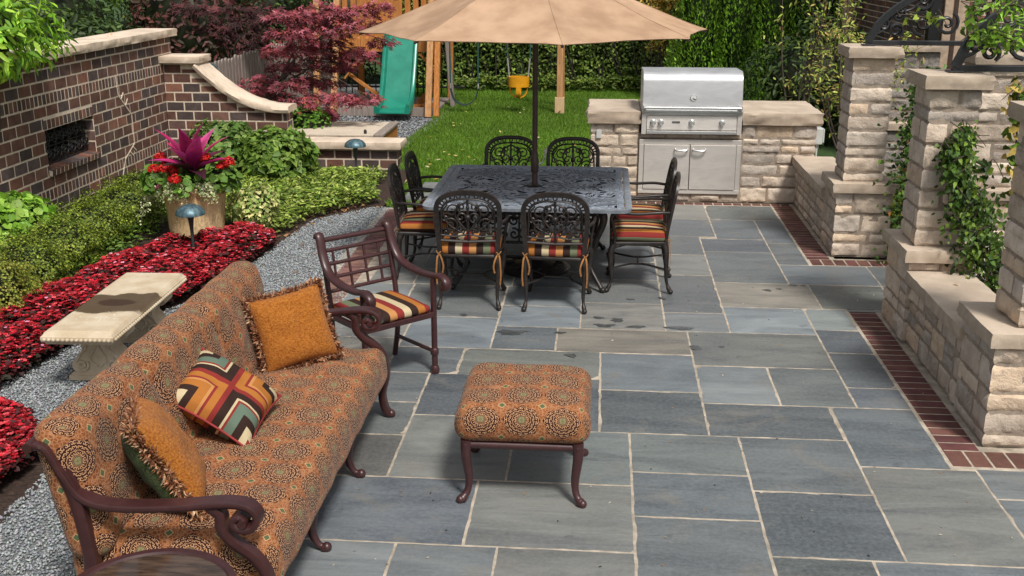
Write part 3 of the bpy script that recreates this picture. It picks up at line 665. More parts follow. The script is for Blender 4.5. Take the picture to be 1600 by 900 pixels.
def pier(name, label, px0, px1, py0, py1, cx0, cx1, cy0, cy1, seed, ztop=1.75, tone=1.0, grey=0.0, z0=0.0, zp=.59):
    t = thing(name, label, 'stone pier', ((px0+px1)/2, (py0+py1)/2, 0)); s, m_ = MB(), MB()
    block(s, m_, px0, px1, py0, py1, z0, zp, seed, tone=tone, grey=grey); s.build('pedestal', MT['stone'], t, smooth=32, world=True)
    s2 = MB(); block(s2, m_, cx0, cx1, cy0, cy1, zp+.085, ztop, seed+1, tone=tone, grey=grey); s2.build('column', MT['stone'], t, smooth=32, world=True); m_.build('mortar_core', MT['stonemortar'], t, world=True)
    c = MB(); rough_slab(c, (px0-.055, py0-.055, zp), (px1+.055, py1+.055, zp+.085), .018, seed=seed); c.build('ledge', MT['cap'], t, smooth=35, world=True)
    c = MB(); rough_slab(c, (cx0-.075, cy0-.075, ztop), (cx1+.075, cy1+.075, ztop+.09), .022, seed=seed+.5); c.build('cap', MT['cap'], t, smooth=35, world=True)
    return t
pier('stone_pier', 'square limestone pier nearest the grill counter, at the far seat wall end', 2.09, 2.55, 9.56, 10.05, 2.145, 2.465, 9.62, 9.96, 101)
pier('stone_pier', 'limestone pier with a climbing vine hanging down its right side', 2.13, 2.53, 7.32, 7.86, 2.17, 2.47, 7.40, 7.74, 111)
pier('stone_pier', 'limestone pier cut by the right picture edge at the near seat wall end', 2.14, 2.60, 5.64, 6.12, 2.265, 2.585, 5.70, 6.04, 121)
pier('stone_pier', 'limestone pier behind the vine-covered one, across the arbor path', 3.08, 3.58, 9.36, 9.9, 3.14, 3.50, 9.45, 9.82, 131, ztop=1.72, tone=.95)
pier('stone_pier', 'dark grey stone pier by the brick house, seen behind the first pier', 3.35, 4.0, 13.2, 13.8, 3.42, 3.92, 13.28, 13.7, 141, ztop=1.50, tone=.55, grey=.6)
def seat_wall(label, x0, x1, y0, y1, seed, zt=.44):
    t = thing('seat_wall', label, 'stone wall', ((x0+x1)/2, (y0+y1)/2, 0)); s, m_ = MB(), MB(); block(s, m_, x0, x1, y0, y1, 0, zt, seed, 'LR', lmin=.1, lmax=.3, hi=.2, tone=.92); s.build('stone_face', MT['stone'], t, smooth=32, world=True); m_.build('mortar_core', MT['stonemortar'], t, world=True)
    c = MB(); rough_slab(c, (x0-.06, y0+.004, zt), (x1+.02, y1-.004, zt+.085), .014, seed=seed); c.build('seat_slab', MT['cap'], t, smooth=35, world=True)
seat_wall('low limestone seat wall running from the grill counter to the first pier', 2.10, 2.46, 10.052, 11.72, 201)
seat_wall('low limestone seat wall between the vine pier and the near pier', 2.16, 2.52, 6.122, 7.318, 211)

# grill counter
ctr = thing('grill_counter', 'limestone outdoor kitchen counter with a thick pale slab top around the grill', 'counter', (1.1, 12.2, 0))
s, m_ = MB(), MB(); F = 11.72
block(s, m_, -.10, .405, F, 12.6, 0, .85, 301, 'FL', lmin=.14, lmax=.4); block(s, m_, 1.505, 2.27, F, 12.6, 0, .85, 302, 'FR', lmin=.14, lmax=.45); block(s, m_, .405, 1.505, F, 12.6, 0, .09, 303, 'F', lo=.08, hi=.1); block(s, m_, .405, 1.505, F+.002, 12.6, .69, .745, 304, 'F', lo=.05, hi=.06)
m_.span((.405, F+.06, .09), (1.505, 12.6, .745)); block(s, m_, -.10, 2.27, 12.6, 12.62, 0, .85, 305, 'B')
s.build('stone_face', MT['stone'], ctr, smooth=32, world=True); m_.build('mortar_core', MT['stonemortar'], ctr, world=True)
c = MB(); rough_slab(c, (-.16, F-.06, .852), (.425, 12.72, .985), .03, seed=1); rough_slab(c, (1.485, F-.06, .852), (2.34, 12.72, .985), .03, seed=2); rough_slab(c, (.427, 12.42, .852), (1.483, 12.72, .984), .02, seed=3); c.build('counter_top', MT['cap'], ctr, smooth=35, world=True)
MT['white_plastic'] = speckled('weathered_plastic', (.55, .57, .55), .5, amt=.08)
c = MB(); c.span((-.055, F-.035, .69), (.0, F-.012, .78)); c.build('outlet_cover', MT['white_plastic'], ctr, bevel=.004, world=True)
t = thing('outlet_box', 'pale weatherproof electrical box on the end of the stone counter', 'electrical box', (2.30, 11.95, .62)); c = MB(); c.span((2.29, 11.86, .62), (2.38, 12.0, .80)); c.build('housing', MT['white_plastic'], t, bevel=.012, world=True); c = MB(); c.span((2.381, 11.87, .64), (2.40, 11.99, .79)); c.build('lid', MT['white_plastic'], t, bevel=.008, world=True)
c = MB(); c.tube([(2.33, 11.9, .62), (2.33, 11.9, .35)], .012, 8); c.tube([(2.35, 11.96, .62), (2.35, 11.96, .55)], .014, 8); c.build('conduit', MT['white_plastic'], t, world=True)
# ------------------------------------------------------------------ grill and storage doors
def steel_mat(name, c=(.62, .60, .57), r=.28):
    m = M(name, r, .72); v = m.coord(); n = m.noise(m.stretch(v, 2, 2, 160), 3, 4); g = m.noise(v, 2.5, 3)
    sm = m.noise(m.stretch(v, 1.2, 1, 3), 2.2, 5, .6, 1.0); m.color(m.mix(sm.smooth(.35, .75)*.35, m.mix(n.smooth(.3, .7), tuple(x*.86 for x in c), c), tuple(x*.55 for x in c))); m.rough(n.smooth(.2, .8, r-.05, r+.12)+g*.06); m.bump(n*.3, .12, .001); return m.m
MT['steel'] = steel_mat('brushed_steel', (.84, .79, .73), .46); MT['steel_lid'] = steel_mat('lid_steel', (.74, .745, .755), .42); MT['chrome'] = steel_mat('polished_steel', (.7, .7, .69), .16)
MT['black'] = speckled('black_enamel', (.012, .012, .013), .35)
gl = thing('gas_grill', 'stainless steel built-in gas grill with a closed rounded hood and four knobs', 'grill', (.955, 12.0, .75)); gx0, gx1, gf = .425, 1.485, 11.655
b = MB(); b.span((gx0, gf+.02, .745), (gx1, 12.40, 1.0)); b.span((gx0, gf-.005, .745), (gx0+.05, gf+.02, .985)); b.span((gx1-.05, gf-.005, .745), (gx1, gf+.02, .985)); b.build('fire_box', MT['steel'], gl, bevel=.004, world=True)
b = MB(); n = 14; prof = [(gf+.01, 1.055), (gf+.035, 1.30)]+[(gf+.035+.15*(1-math.cos(a)), 1.30+.105*math.sin(a)) for a in [PI/2*i/7 for i in range(1, 8)]]+[(12.36, 1.385), (12.41, 1.30), (12.41, 1.0), (gf+.01, 1.0)]
k = len(prof); b.add([(gx0+.005, y, z) for y, z in prof]+[(gx1-.005, y, z) for y, z in prof], [tuple(range(k))]+[tuple(range(2*k-1, k-1, -1))]+[(i, k+i, k+(i+1) % k, (i+1) % k) for i in range(k)])
hood = b.build('hood', MT['steel_lid'], gl, smooth=35, bevel=.005, world=True)
b = MB(); b.tube([(gx0+.02, gf-.055, 1.035), (gx1-.02, gf-.055, 1.035)], .014, 12); b.span((gx0+.01, gf-.06, 1.015), (gx0+.045, gf+.02, 1.055)); b.span((gx1-.045, gf-.06, 1.015), (gx1-.01, gf+.02, 1.055)); b.build('hood_handle', MT['chrome'], gl, smooth=40, world=True)
b = MB(); b.span((gx0-.003, gf-.035, .985), (gx1+.003, gf+.03, 1.008)); b.span((gx0+.003, gf-.012, .955), (gx1-.003, gf+.01, .984)); b.build('front_lip', MT['chrome'], gl, bevel=.005, world=True)
b = MB(); b.box(((gx0+gx1)/2, gf+.012, .868), (gx1-gx0-.11, .03, .145), Matrix.Rotation(math.radians(-6), 3, 'X')); panel = b.build('control_panel', MT['steel'], gl, bevel=.003, world=True)
b = MB(); b.span((gx0+.055, gf-.03, .755), (gx1-.055, gf+.015, .787)); b.build('drip_tray', MT['chrome'], gl, bevel=.004, world=True)
R_ = Matrix.Rotation(PI/2, 4, 'X')
def disc(mb, x, y, z, prof, n=20):   # a lathe whose axis points toward -y
    o = len(mb.v); mb.lathe(prof, n); 
    for i in range(o, len(mb.v)): p = mb.v[i]; mb.v[i] = (x+p[0], y-p[2], z+p[1])
for kx in (.545, .628, .955, 1.275):
    b = MB(); disc(b, kx, gf, .874, [(.033, 0), (.033, .008), (.026, .012), (.024, .04), (.018, .046), (0, .047)]); b.build('knob', MT['chrome'], gl, smooth=40, world=True)
b = MB(); disc(b, .965, gf+.02, 1.135, [(.036, 0), (.036, .012), (.030, .014)]); th = b.build('thermometer', MT['chrome'], gl, smooth=40, world=True)
b = MB(); disc(b, .965, gf+.006, 1.135, [(.029, 0), (.029, .001), (0, .0012)]); b.build('dial', speckled('dial_white', (.7, .7, .68), .3), gl, world=True)
b = MB(); b.beam((.955, gf+.003, 1.13), (.985, gf+.003, 1.118), .003, .008); b.build('needle', MT['black'], gl, world=True)
b = MB(); b.box((.79, gf-.006, .878), (.082, .004, .018)); b.build('name_plate', MT['black'], gl, world=True); b = MB(); b.box((1.27, gf-.004, .812), (.08, .004, .013)); b.build('name_plate', MT['black'], gl, world=True)
b = MB(); [b.box((.79-.032+i*.0125, gf-.0085, .878), (.006, .0012, .009)) for i in range(6)]; b.build('plate_marks', MT['chrome'], gl, world=True)

cb = thing('storage_doors', 'pair of stainless steel access doors set in the stone counter under the grill', 'cabinet doors', (.955, 11.7, .4))
b = MB(); fz0, fz1 = .095, .685; fx0, fx1 = .41, 1.50
for a, c in (((fx0, F-.035, fz1-.05), (fx1, F-.002, fz1)), ((fx0, F-.035, fz0), (fx1, F-.002, fz0+.045)), ((fx0, F-.035, fz0+.046), (fx0+.05, F-.002, fz1-.051)), ((fx1-.05, F-.035, fz0+.046), (fx1, F-.002, fz1-.051))): b.span(a, c)
b.build('frame', MT['steel'], cb, bevel=.003, world=True)
for x0, x1, hx in ((fx0+.054, .951, .86), (.959, fx1-.054, 1.05)):
    b = MB(); b.span((x0, F-.045, fz0+.05), (x1, F-.012, fz1-.054)); d = b.build('door', MT['steel'], cb, bevel=.003, world=True)
    b = MB(); b.tube(curve([(hx-.065, F-.045, .592), (hx-.06, F-.08, .578), (hx, F-.09, .574), (hx+.06, F-.08, .578), (hx+.065, F-.045, .592)], 6), .010, 8); h_ = b.build('handle', MT['chrome'], cb, smooth=40, world=True)
    hm = h_; hm.parent = d; hm.location = (0, 0, 0); hm.matrix_parent_inverse = Matrix.Identity(4)

# ------------------------------------------------------------------ cast dining set
MT['cast'] = (lambda m: (m.color(m.mix(m.noise(None, 22, 5).smooth(.4, .75), (.016, .013, .012), (.040, .028, .023))), m.bump(m.noise(None, 120, 3), .25, .002), m.m)[2])(M('dark_cast_metal', .42, 0, .5))
def fabric_stripe(name, cols, pitch):
    m = M(name, .85, 0, .2); x, y, z = m.xyz(m.coord('UV')); t = (x*(1/(pitch*len(cols)))).frac()
    c = m.ramp(t, [(i/len(cols), k) for i, k in enumerate(cols)], 'CONSTANT'); w = m.noise(m.coord(), 260, 2); f = m.noise(m.coord(), 14, 4)
    m.color(m.mix(w.smooth(.3, .7)*.3, c, m.mix(1.0, c, (.6, .6, .6), 'MULTIPLY'))); m.bump(w*.4+f, .3, .004); return m.m
RED, GOLD, BRN, GRN, CRM, ORG = (.235, .03, .026), (.50, .235, .08), (.035, .018, .014), (.15, .17, .10), (.55, .455, .28), (.40, .15, .032)
MT['stripe'] = fabric_stripe('striped_fabric', [RED, GOLD, BRN, GRN, RED, ORG, BRN, CRM], .0535)
MT['tie'] = speckled('orange_ties', (.30, .13, .035), .8, scale=60)
def cushion(w, d, h, r=.035, crown=.02, nx=18, ny=18, nz=6, uvo=(0, 0), sag=0.0, rough_=.0):
    """soft box: rounded edges, crowned top, seams; uv in metres unrolled from the top"""
    mb = MB(); hw, hd = w/2, d/2; vs = []; uvs = []; idx = {}; 
    def pt(x, y, z):
        ix, iy, iz = max(-hw+r, min(hw-r, x)), max(-hd+r, min(hd-r, y)), max(r, min(h-r, z)); v = Vector((x-ix, y-iy, z-iz)); L = v.length
        if L > 1e-9: v = v*(r/L)
        p = Vector((ix, iy, iz))+v; k = max(0, 1-(p.x/hw)**2)*max(0, 1-(p.y/hd)**2); tz = (p.z/h)
        p.z += crown*(k**.6)*tz*tz-sag*k*(1-tz); bul = (1-(2*p.z/h-1)**2) if 0 <= p.z <= h else 0
        p.x *= 1+.012*bul; p.y *= 1+.012*bul
        if rough_: p += Vector((1, 1, 1))*0+Vector((0, 0, 1))*noise.noise(p*7)*rough_*tz+Vector((noise.noise(p*6+Vector((9, 0, 0))), noise.noise(p*6+Vector((0, 9, 0))), 0))*rough_*.6
        return p
    def face(fx, n1, n2, uvf):
        o = len(vs)
        for i in range(n1+1):
            for j in range(n2+1): q = fx(i/n1*2-1, j/n2*2-1); vs.append(pt(*q)); uvs.append((uvf(*q)[0]+uvo[0], uvf(*q)[1]+uvo[1]))
        return [(o+i*(n2+1)+j, o+(i+1)*(n2+1)+j, o+(i+1)*(n2+1)+j+1, o+i*(n2+1)+j+1) for i in range(n1) for j in range(n2)]
    S_ = lambda a: math.copysign(abs(a)**.75, a)
    fs = face(lambda a, b: (S_(a)*hw, S_(b)*hd, h), nx, ny, lambda x, y, z: (x, y))
    fs += [f[::-1] for f in face(lambda a, b: (S_(a)*hw, S_(b)*hd, 0), nx, ny, lambda x, y, z: (x, y))]
    fs += face(lambda a, b: (S_(a)*hw, -hd, (b+1)/2*h), nx, nz, lambda x, y, z: (x, -hd-(h-z)))
    fs += [f[::-1] for f in face(lambda a, b: (S_(a)*hw, hd, (b+1)/2*h), nx, nz, lambda x, y, z: (x, hd+(h-z)))]
    fs += [f[::-1] for f in face(lambda a, b: (-hw, S_(a)*hd, (b+1)/2*h), ny, nz, lambda x, y, z: (-hw-(h-z), y))]
    fs += face(lambda a, b: (hw, S_(a)*hd, (b+1)/2*h), ny, nz, lambda x, y, z: (hw+(h-z), y))
    mb.add(vs, fs, None, uvs); return mb
def weld(o, d=.0008):
    bm = bmesh.new(); bm.from_mesh(o.data); bmesh.ops.remove_doubles(bm, verts=bm.verts, dist=d); bmesh.ops.recalc_face_normals(bm, faces=bm.faces); bm.to_mesh(o.data); bm.free(); o.data.polygons.foreach_set('use_smooth', [True]*len(o.data.polygons)); return o
def hang(o, parent, loc=(0, 0, 0), rot=(0, 0, 0)):
    o.parent = parent; o.location = loc; o.rotation_euler = rot; return o

def make_chair():
    t = thing('dining_chair', 'x', 'chair'); W = .235
    def B(u, z, k=0): return Vector((u, -.215-.17*(z-.43)**1.15/.48**.15 if z > .43 else -.215, z))+Vector((0, k, 0))
    m = MB(); m.tube([(-.225, -.2, .405), (.225, -.2, .405), (.235, .2, .405), (-.235, .2, .405)], .017, 8, True); m.span((-.215, -.2, .398), (.215, .195, .412)); m.build('seat_frame', MT['cast'], t, smooth=50)
    for s in (-1, 1):
        m = MB(); p = curve([(s*.215, -.205, .40), (s*.228, -.22, .34), (s*.222, -.225, .22), (s*.215, -.232, .1), (s*.228, -.262, .015)], 5); k = len(p); m.tube(p, [.029-.017*min(1, i/(k*.75))+(.006 if i > k-4 else 0) for i in range(k)], 8); m.sphere((s*.23, -.268, .016), .02, 8, 6); m.build('leg', MT['cast'], t, smooth=60)
        m = MB(); p = curve([(s*.225, .19, .40), (s*.245, .215, .34), (s*.235, .215, .22), (s*.222, .205, .1), (s*.24, .238, .015)], 5); m.tube(p, [.029-.017*min(1, i/(k*.75))+(.006 if i > k-4 else 0) for i in range(k)], 8); m.sphere((s*.243, .243, .016), .02, 8, 6); m.build('leg', MT['cast'], t, smooth=60)
        m = MB(); m.tube(curve([B(s*.228, .66), (s*.265, -.14, .665), (s*.28, .02, .655), (s*.275, .16, .66), (s*.272, .215, .63), (s*.262, .20, .55), (s*.25, .185, .47), (s*.245, .19, .40)], 6), .0125, 8); m.build('arm', MT['cast'], t, smooth=60)
    m = MB(); arch = [B(-.215, .42), B(-.222, .52), B(-.235, .66)]+[B(-.235*math.copysign(abs(math.cos(a))**.72, math.cos(a)), .785+.13*math.sin(a)) for a in [PI*i/16 for i in range(17)]]+[B(.235, .66), B(.222, .52), B(.215, .42)]
    m.sweep(curve(arch, 3), [(-.018, -.012), (.018, -.012), (.018, .008), (.008, .013), (-.008, .013), (-.018, .008)], up=(0, 1, .2)); m.build('back_frame', MT['cast'], t, smooth=50)
    m = MB(); r = .0075
    inner = [B(-.198*math.copysign(abs(math.cos(a))**.75, math.cos(a)), .76+.105*math.sin(a)) for a in [PI*i/18 for i in range(19)]]; m.tube([B(-.205, .53)]+inner+[B(.205, .53)], r, 6)
    m.tube([B(-.218, .535), B(0, .525), B(.218, .535)], .012, 6); m.tube([B(-.21, .58), B(-.1, .565), B(0, .585), B(.1, .565), B(.21, .58)], r, 6)
    for i in range(15):
        a = PI*(i+.6)/15.2; c = (-.216*math.copysign(abs(math.cos(a))**.74, math.cos(a)), .772+.119*math.sin(a)); m.tube([B(c[0]+.0155*math.cos(q)*math.sin(a)+.02*math.sin(q)*-math.cos(a), c[1]+.0155*math.cos(q)*math.cos(a)*1+.02*math.sin(q)*math.sin(a)) for q in [2*PI*k/10 for k in range(10)]], .0048, 5, True)
    for s in (-1, 1):
        for cx, cz, r0, r1, a0, tn in ((.115, .77, .010, .062, 1.0, 1.5), (.125, .655, .008, .058, 4.2, -1.5), (.052, .72, .008, .045, 2.6, 1.3), (.05, .80, .006, .038, .5, -1.3), (.06, .615, .006, .036, 1.5, 1.4), (.165, .60, .006, .034, 2.0, -1.2), (.17, .715, .006, .03, 0, 1.2)):
            m.tube([B(s*(cx+ (u-cx)), z, .002*((cx*100) % 3-1)) for u, z in spiral((cx, cz), r0, r1, a0, tn, 12)], .0068, 5)
        m.tube(curve([B(0, .845), B(s*.075, .80), B(s*.09, .72), B(0, .60)], 5), .008, 6); m.tube(curve([B(s*.03, .59), B(s*.14, .66), B(s*.185, .76), B(s*.15, .82)], 5), .007, 6)
        m.tube(curve([B(s*.205, .54), B(s*.15, .60), B(s*.10, .57), B(s*.06, .53)], 4), .0065, 5)
    m.tube([B(0, .86), B(0, .53)], .010, 6); m.sphere(B(0, .72), .024, 8, 6); m.sphere(B(0, .80), .015, 8, 6)
    m.build('back_scrollwork', MT['cast'], t, smooth=60)
    m = MB()
    for s in (-1, 1): m.tube(curve([(s*.225, -.22, .2), (s*.12, -.07, .205), (s*.105, 0, .205), (s*.12, .07, .205), (s*.235, .21, .2)], 5), .008, 6)
    m.tube([(-.105, 0, .205), (.105, 0, .205)], .008, 6); m.build('stretcher', MT['cast'], t, smooth=60)
    cu = cushion(.46, .44, .075, .034, .022, 14, 14, 5, uvo=(.05, 0), rough_=.006).build('seat_cushion', MT['stripe']); weld(cu); hang(cu, t, (0, .0, .416))
    for s in (-1, 1):
        m = MB(); x = s*.225; m.tube([(x, -.215, .02), (x+s*.02, -.232, .035), (x+s*.005, -.25, .02), (x-s*.015, -.235, .03), (x, -.215, .02)], .004, 5)
        for l, dx in ((.22, .012), (.13, -.022)):
            pts = curve([(x, -.225, .02), (x+dx*s, -.25, -.02), (x+dx*1.6*s, -.255, -l*.6), (x+dx*1.2*s, -.25, -l)], 4); m.sweep(pts, [(-.006, -.0012), (.006, -.0012), (.006, .0012), (-.006, .0012)], up=(0, 1, 0))
        m.build('tie', MT['tie'], cu)
    return t
proto = make_chair(); G_ = 'cast metal dining chairs around the patio table'
for i, (x, y, a, lab) in enumerate([(-.985, 8.05, 2, 'near dining chair on the left, its scrolled back toward us beside the plum armchair'), (-.315, 8.03, -2, 'near dining chair on the right, its scrolled back toward us, closest to the ottoman'),
        (-.86, 9.98, 180, 'far dining chair on the left, behind the table and umbrella pole'), (-.26, 9.95, 181, 'far dining chair on the right, behind the table next to the grill counter'),
        (-1.42, 8.72, -88, 'dining chair at the table\'s left side, nearer of the two, its striped seat showing'), (-1.38, 9.30, -90, 'dining chair at the table\'s left side, farther of the two, beside the lawn'),
        (.32, 8.55, 88, 'dining chair at the table\'s right side, nearer of the two, seat in full view'), (.33, 9.18, 90, 'dining chair at the table\'s right side, farther of the two, before the steel doors')]):
    o = proto if i == 0 else copy_tree(proto); o.location = (x, y, .002); o.rotation_euler = (0, 0, math.radians(a)); o['label'] = lab; o['group'] = G_

# table with an openwork pattern; its holes are painted near-black as shade beneath
def lattice_mat():
    m = M('openwork_cast_top', .42, 0, .5); x, y, z = m.xyz(m.coord()); ax, ay = x.abs(), y.abs(); v0 = m.vec(ax, ay, 0.0)
    nz = m.new('ShaderNodeTexNoise'); nz.inputs['Scale'].default_value = 3.1; nz.inputs['Detail'].default_value = 1.0; m.link(v0, nz.inputs['Vector']); nx_, ny_, _ = m.xyz(nz.outputs[1])
    wx, wy = ax+(nx_-.5)*.42, ay+(ny_-.5)*.42
    ang = (wx*9.0).sin()*.9+(wy*8.0).cos()*.8
    n = m.new('ShaderNodeMapping'); m.link(m.vec(wx, wy, 0.0), n.inputs['Vector']); r = m.new('ShaderNodeVectorRotate', rotation_type='Z_AXIS'); m.link(m.vec(wx, wy, 0.0), r.inputs['Vector']); m.link(ang*.35, r.inputs['Angle'])
    e = m.voro(m.stretch(r.outputs[0], 1.0, 1.9, 1), 20, 'DISTANCE_TO_EDGE', 0, .9)
    hole_shade = e.smooth(.17, .195); h = e.smooth(.0, .16)
    rim = ax.gt(.70).mx(ay.gt(.765)).mx(ax.lt(.016)); hole_shade = hole_shade*(1.0-rim)
    fl = m.noise(m.coord(), 40, 4)
    m.color(m.mix(fl.smooth(.35, .75), (.23, .27, .33), (.39, .45, .54))); m.bump(h*-1.0, .9, .012)
    t = m.new('ShaderNodeBsdfDiffuse'); t.inputs[0].default_value = (.008, .009, .011, 1); s = m.new('ShaderNodeMixShader'); m.link(hole_shade, s.inputs[0]); m.link(m.b.outputs[0], s.inputs[1]); m.link(t.outputs[0], s.inputs[2]); m.link(s.outputs[0], m.out.inputs[0]); return m.m
MT['lattice'] = lattice_mat(); MT['table'] = speckled('worn_grey_cast_metal', (.24, .27, .31), .42, scale=30, amt=.35, bump=.2)
tb = thing('dining_table', 'square dark metal patio table with an openwork scrolled top and the umbrella through its middle', 'table', (-.565, 8.96, 0)); hx, hy = .785, .85
b = MB(); b.add([(-hx+.03, -hy+.03, .722), (hx-.03, -hy+.03, .722), (hx-.03, hy-.03, .722), (-hx+.03, hy-.03, .722)], [(0, 1, 2, 3)]); b.build('openwork_top', MT['lattice'], tb)
def rrect(x, y, r, n=6): return [(sx*(x-r)+r*math.cos(a), sy*(y-r)+r*math.sin(a)) for sx, sy, a0 in ((1, 1, 0), (-1, 1, PI/2), (-1, -1, PI), (1, -1, 1.5*PI)) for a in [a0+PI/2*i/n for i in range(n+1)]]
b = MB(); b.sweep([(x, y, .715) for x, y in rrect(hx, hy, .06)], [(-.022, -.014), (.02, -.014), (.026, .0), (.012, .014), (-.03, .013)], up=(0, 0, 1), closed=True); b.build('rim', MT['table'], tb, smooth=50)
b = MB()
for s in (-1, 1): b.beam((s*.3, -hy+.03, .704), (s*.3, hy-.03, .704), .03, .02); b.beam((-hx+.03, s*.4, .704), (hx-.03, s*.4, .704), .03, .02)
b.lathe([(.04, .70), (.055, .705), (.06, .735), (.035, .742), (.028, .742)], 20); b.build('under_frame', MT['cast'], tb, smooth=40)
for sx in (-1, 1):
    for sy in (-1, 1):
        b = MB(); p = curve([(sx*.55, sy*.60, .70), (sx*.60, sy*.65, .6), (sx*.54, sy*.59, .4), (sx*.50, sy*.55, .2), (sx*.60, sy*.66, .02)], 6); b.tube(p, [.038-.02*min(1, i/(len(p)*.7)) for i in range(len(p))], 8); b.sphere((sx*.605, sy*.665, .022), .025, 8, 6); b.build('leg', MT['cast'], tb, smooth=60)
b = MB()
for s in (-1, 1):
    y = s*.42
    b.tube([(-.52, y, .58), (.52, y, .58)], .012, 6); b.tube([(-.5, y, .34), (.5, y, .34)], .012, 6)
    for k in range(6):
        x = -.42+.168*k
        for q in (-1, 1):
            b.tube([(x+q*(u), y, z) for u, z in spiral((.042, .52), .008, .045, 0, 1.3)], .0085, 6); b.tube([(x+q*u, y, z) for u, z in spiral((.042, .41), .008, .05, PI, -1.3)], .0085, 6)
        b.tube([(x, y, .34), (x, y, .58)], .009, 6)
b.tube([(-.5, 0, .1), (.5, 0, .1)], .012, 8); b.build('apron_scrollwork', MT['cast'], tb, smooth=60)

# umbrella
ub = thing('patio_umbrella', 'large tan market umbrella standing through the dining table', 'umbrella', (-.55, 8.95, 0)); UR = 1.42
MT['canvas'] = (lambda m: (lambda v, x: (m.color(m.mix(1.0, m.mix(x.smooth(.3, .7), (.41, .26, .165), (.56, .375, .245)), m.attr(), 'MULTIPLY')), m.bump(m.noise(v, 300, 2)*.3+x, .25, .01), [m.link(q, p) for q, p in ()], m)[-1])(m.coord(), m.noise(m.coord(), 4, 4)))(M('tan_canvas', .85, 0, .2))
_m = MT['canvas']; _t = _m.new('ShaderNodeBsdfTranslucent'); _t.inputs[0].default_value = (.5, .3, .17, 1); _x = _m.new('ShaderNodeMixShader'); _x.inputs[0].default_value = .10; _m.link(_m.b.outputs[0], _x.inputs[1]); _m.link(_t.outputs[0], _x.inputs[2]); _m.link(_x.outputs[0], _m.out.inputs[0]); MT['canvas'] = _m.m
MT['pole'] = speckled('bronze_pole', (.06, .036, .028), .4, scale=20, amt=.2, spec=.5)
zr, zt_ = 2.0, 2.66
def can(a, t):        # a in rib units 0..8, t 0 top .. 1 rim
    i = math.floor(a); f = a-i; A0 = math.radians(-90+11+45*i); A1 = A0+PI/4
    p = Vector((math.cos(A0), math.sin(A0), 0))*(1-f)+Vector((math.cos(A1), math.sin(A1), 0))*f; w = 4*f*(1-f)
    r = UR*t*(1-.035*w*t); q = p*r; z = zt_-(zt_-zr)*(t**.93)-.035*math.sin(PI*min(1, t))*(1-w*.6)-.05*w*math.sin(PI*t)
    z += .012*noise.noise(Vector((q.x*3, q.y*3, 4)))*t+(.01*w*t)
    return (q.x, q.y, z)
b = MB(); na, nt_ = 8*10, 14; vs = [can(8*i/na % 8, .14+.86*j/nt_) for i in range(na) for j in range(nt_+1)]
b.add(vs, [(i*(nt_+1)+j, i*(nt_+1)+j+1, ((i+1) % na)*(nt_+1)+j+1, ((i+1) % na)*(nt_+1)+j) for i in range(na) for j in range(nt_)]); b.c = [((.94, 1.06, .98, 1.08, .92, 1.0, .96, 1.04)[(q//nt_)//10],)*3 for q in range(na*nt_)]; cpy = b.build('canopy', MT['canvas'], ub, smooth=24)  # panel tones paint in the light each facing would catch
b = MB(); vs = [(x, y, z+.05) for i in range(na) for (x, y, z) in [can(8*i/na % 8, .26*j/4) for j in range(5)]]; b.add(vs, [(i*5+j, i*5+j+1, ((i+1) % na)*5+j+1, ((i+1) % na)*5+j) for i in range(na) for j in range(4)]); b.c = [(1, 1, 1)]*len(b.f); v_ = b.build('vent', MT['canvas'], None, smooth=30); v_.parent = cpy
b = MB(); 
for k in range(8):
    p0, p1 = Vector(can(k, .2)), Vector(can(k, .995)); b = MB(); b.sweep([Vector(can(k, .16+.835*i/12))-Vector((0, 0, .020)) for i in range(13)], [(-.008, -.006), (.008, -.006), (.008, .006), (-.008, .006)], up=(0, 0, 1)); b.build('rib', MT['pole'], ub)
    b = MB(); pm = Vector(can(k, .55)); b.beam((.03*math.cos(math.radians(-79+45*k)), .03*math.sin(math.radians(-79+45*k)), 1.98), pm-Vector((0, 0, .035)), .014, .010); b.build('strut', MT['pole'], ub)
b = MB(); [b.tube([Vector(can(k+f, .993))+Vector((0, 0, -.004)) for f in [i/10 for i in range(11)]], .005, 5) for k in range(8)]; b.c = [(1, 1, 1)]*len(b.f); h_ = b.build('hem', MT['canvas'], None, smooth=60); h_.parent = cpy
b = MB()
for k in range(8): b.tube([Vector(can(k, .15+.85*i/10))+Vector((0, 0, .001)) for i in range(11)], .0022, 5)
b.c = [(.8, .8, .8)]*len(b.f); h_ = b.build('seam', MT['canvas'], None, smooth=60); h_.parent = cpy
b = MB(); b.tube([(0, 0, .05), (0, 0, 1.02)], .025, 14); b.tube([(0, 0, .90), (0, 0, zt_+.02)], .023, 14); b.build('pole', MT['pole'], ub, smooth=40)
b = MB(); b.lathe([(.02, .83), (.032, .85), (.034, .95), (.026, .985), (.024, 1.02), (.02, 1.03)], 14); cr = b.build('crank_housing', MT['pole'], ub, smooth=40)
b = MB(); b.tube([(.03, -.01, .91), (.065, -.02, .93), (.09, -.03, 1.01)], .007, 8); b.tube([(.09, -.03, 1.01), (.092, -.03, 1.05)], .012, 8); h_ = b.build('crank_handle', MT['chrome'], None, smooth=40); h_.parent = cr
b = MB(); b.lathe([(0, zt_+.06), (.02, zt_+.08), (.03, zt_+.12), (.015, zt_+.16), (0, zt_+.18)], 12); b.build('finial', MT['pole'], ub, smooth=40)
b = MB(); b.lathe([(.30, 0), (.31, .02), (.27, .045), (.12, .06), (.045, .09), (.035, .12), (.034, .30), (.025, .31)], 32); [b.tube([(.2*math.cos(a)+u, .2*math.sin(a)+v_2, .052) for u, v_2 in spiral((0, 0), .01, .06, a, 1.3)], .009, 6) for a in [2*PI*i/8 for i in range(8)]]; b.build('base', MT['cast'], ub, smooth=40)
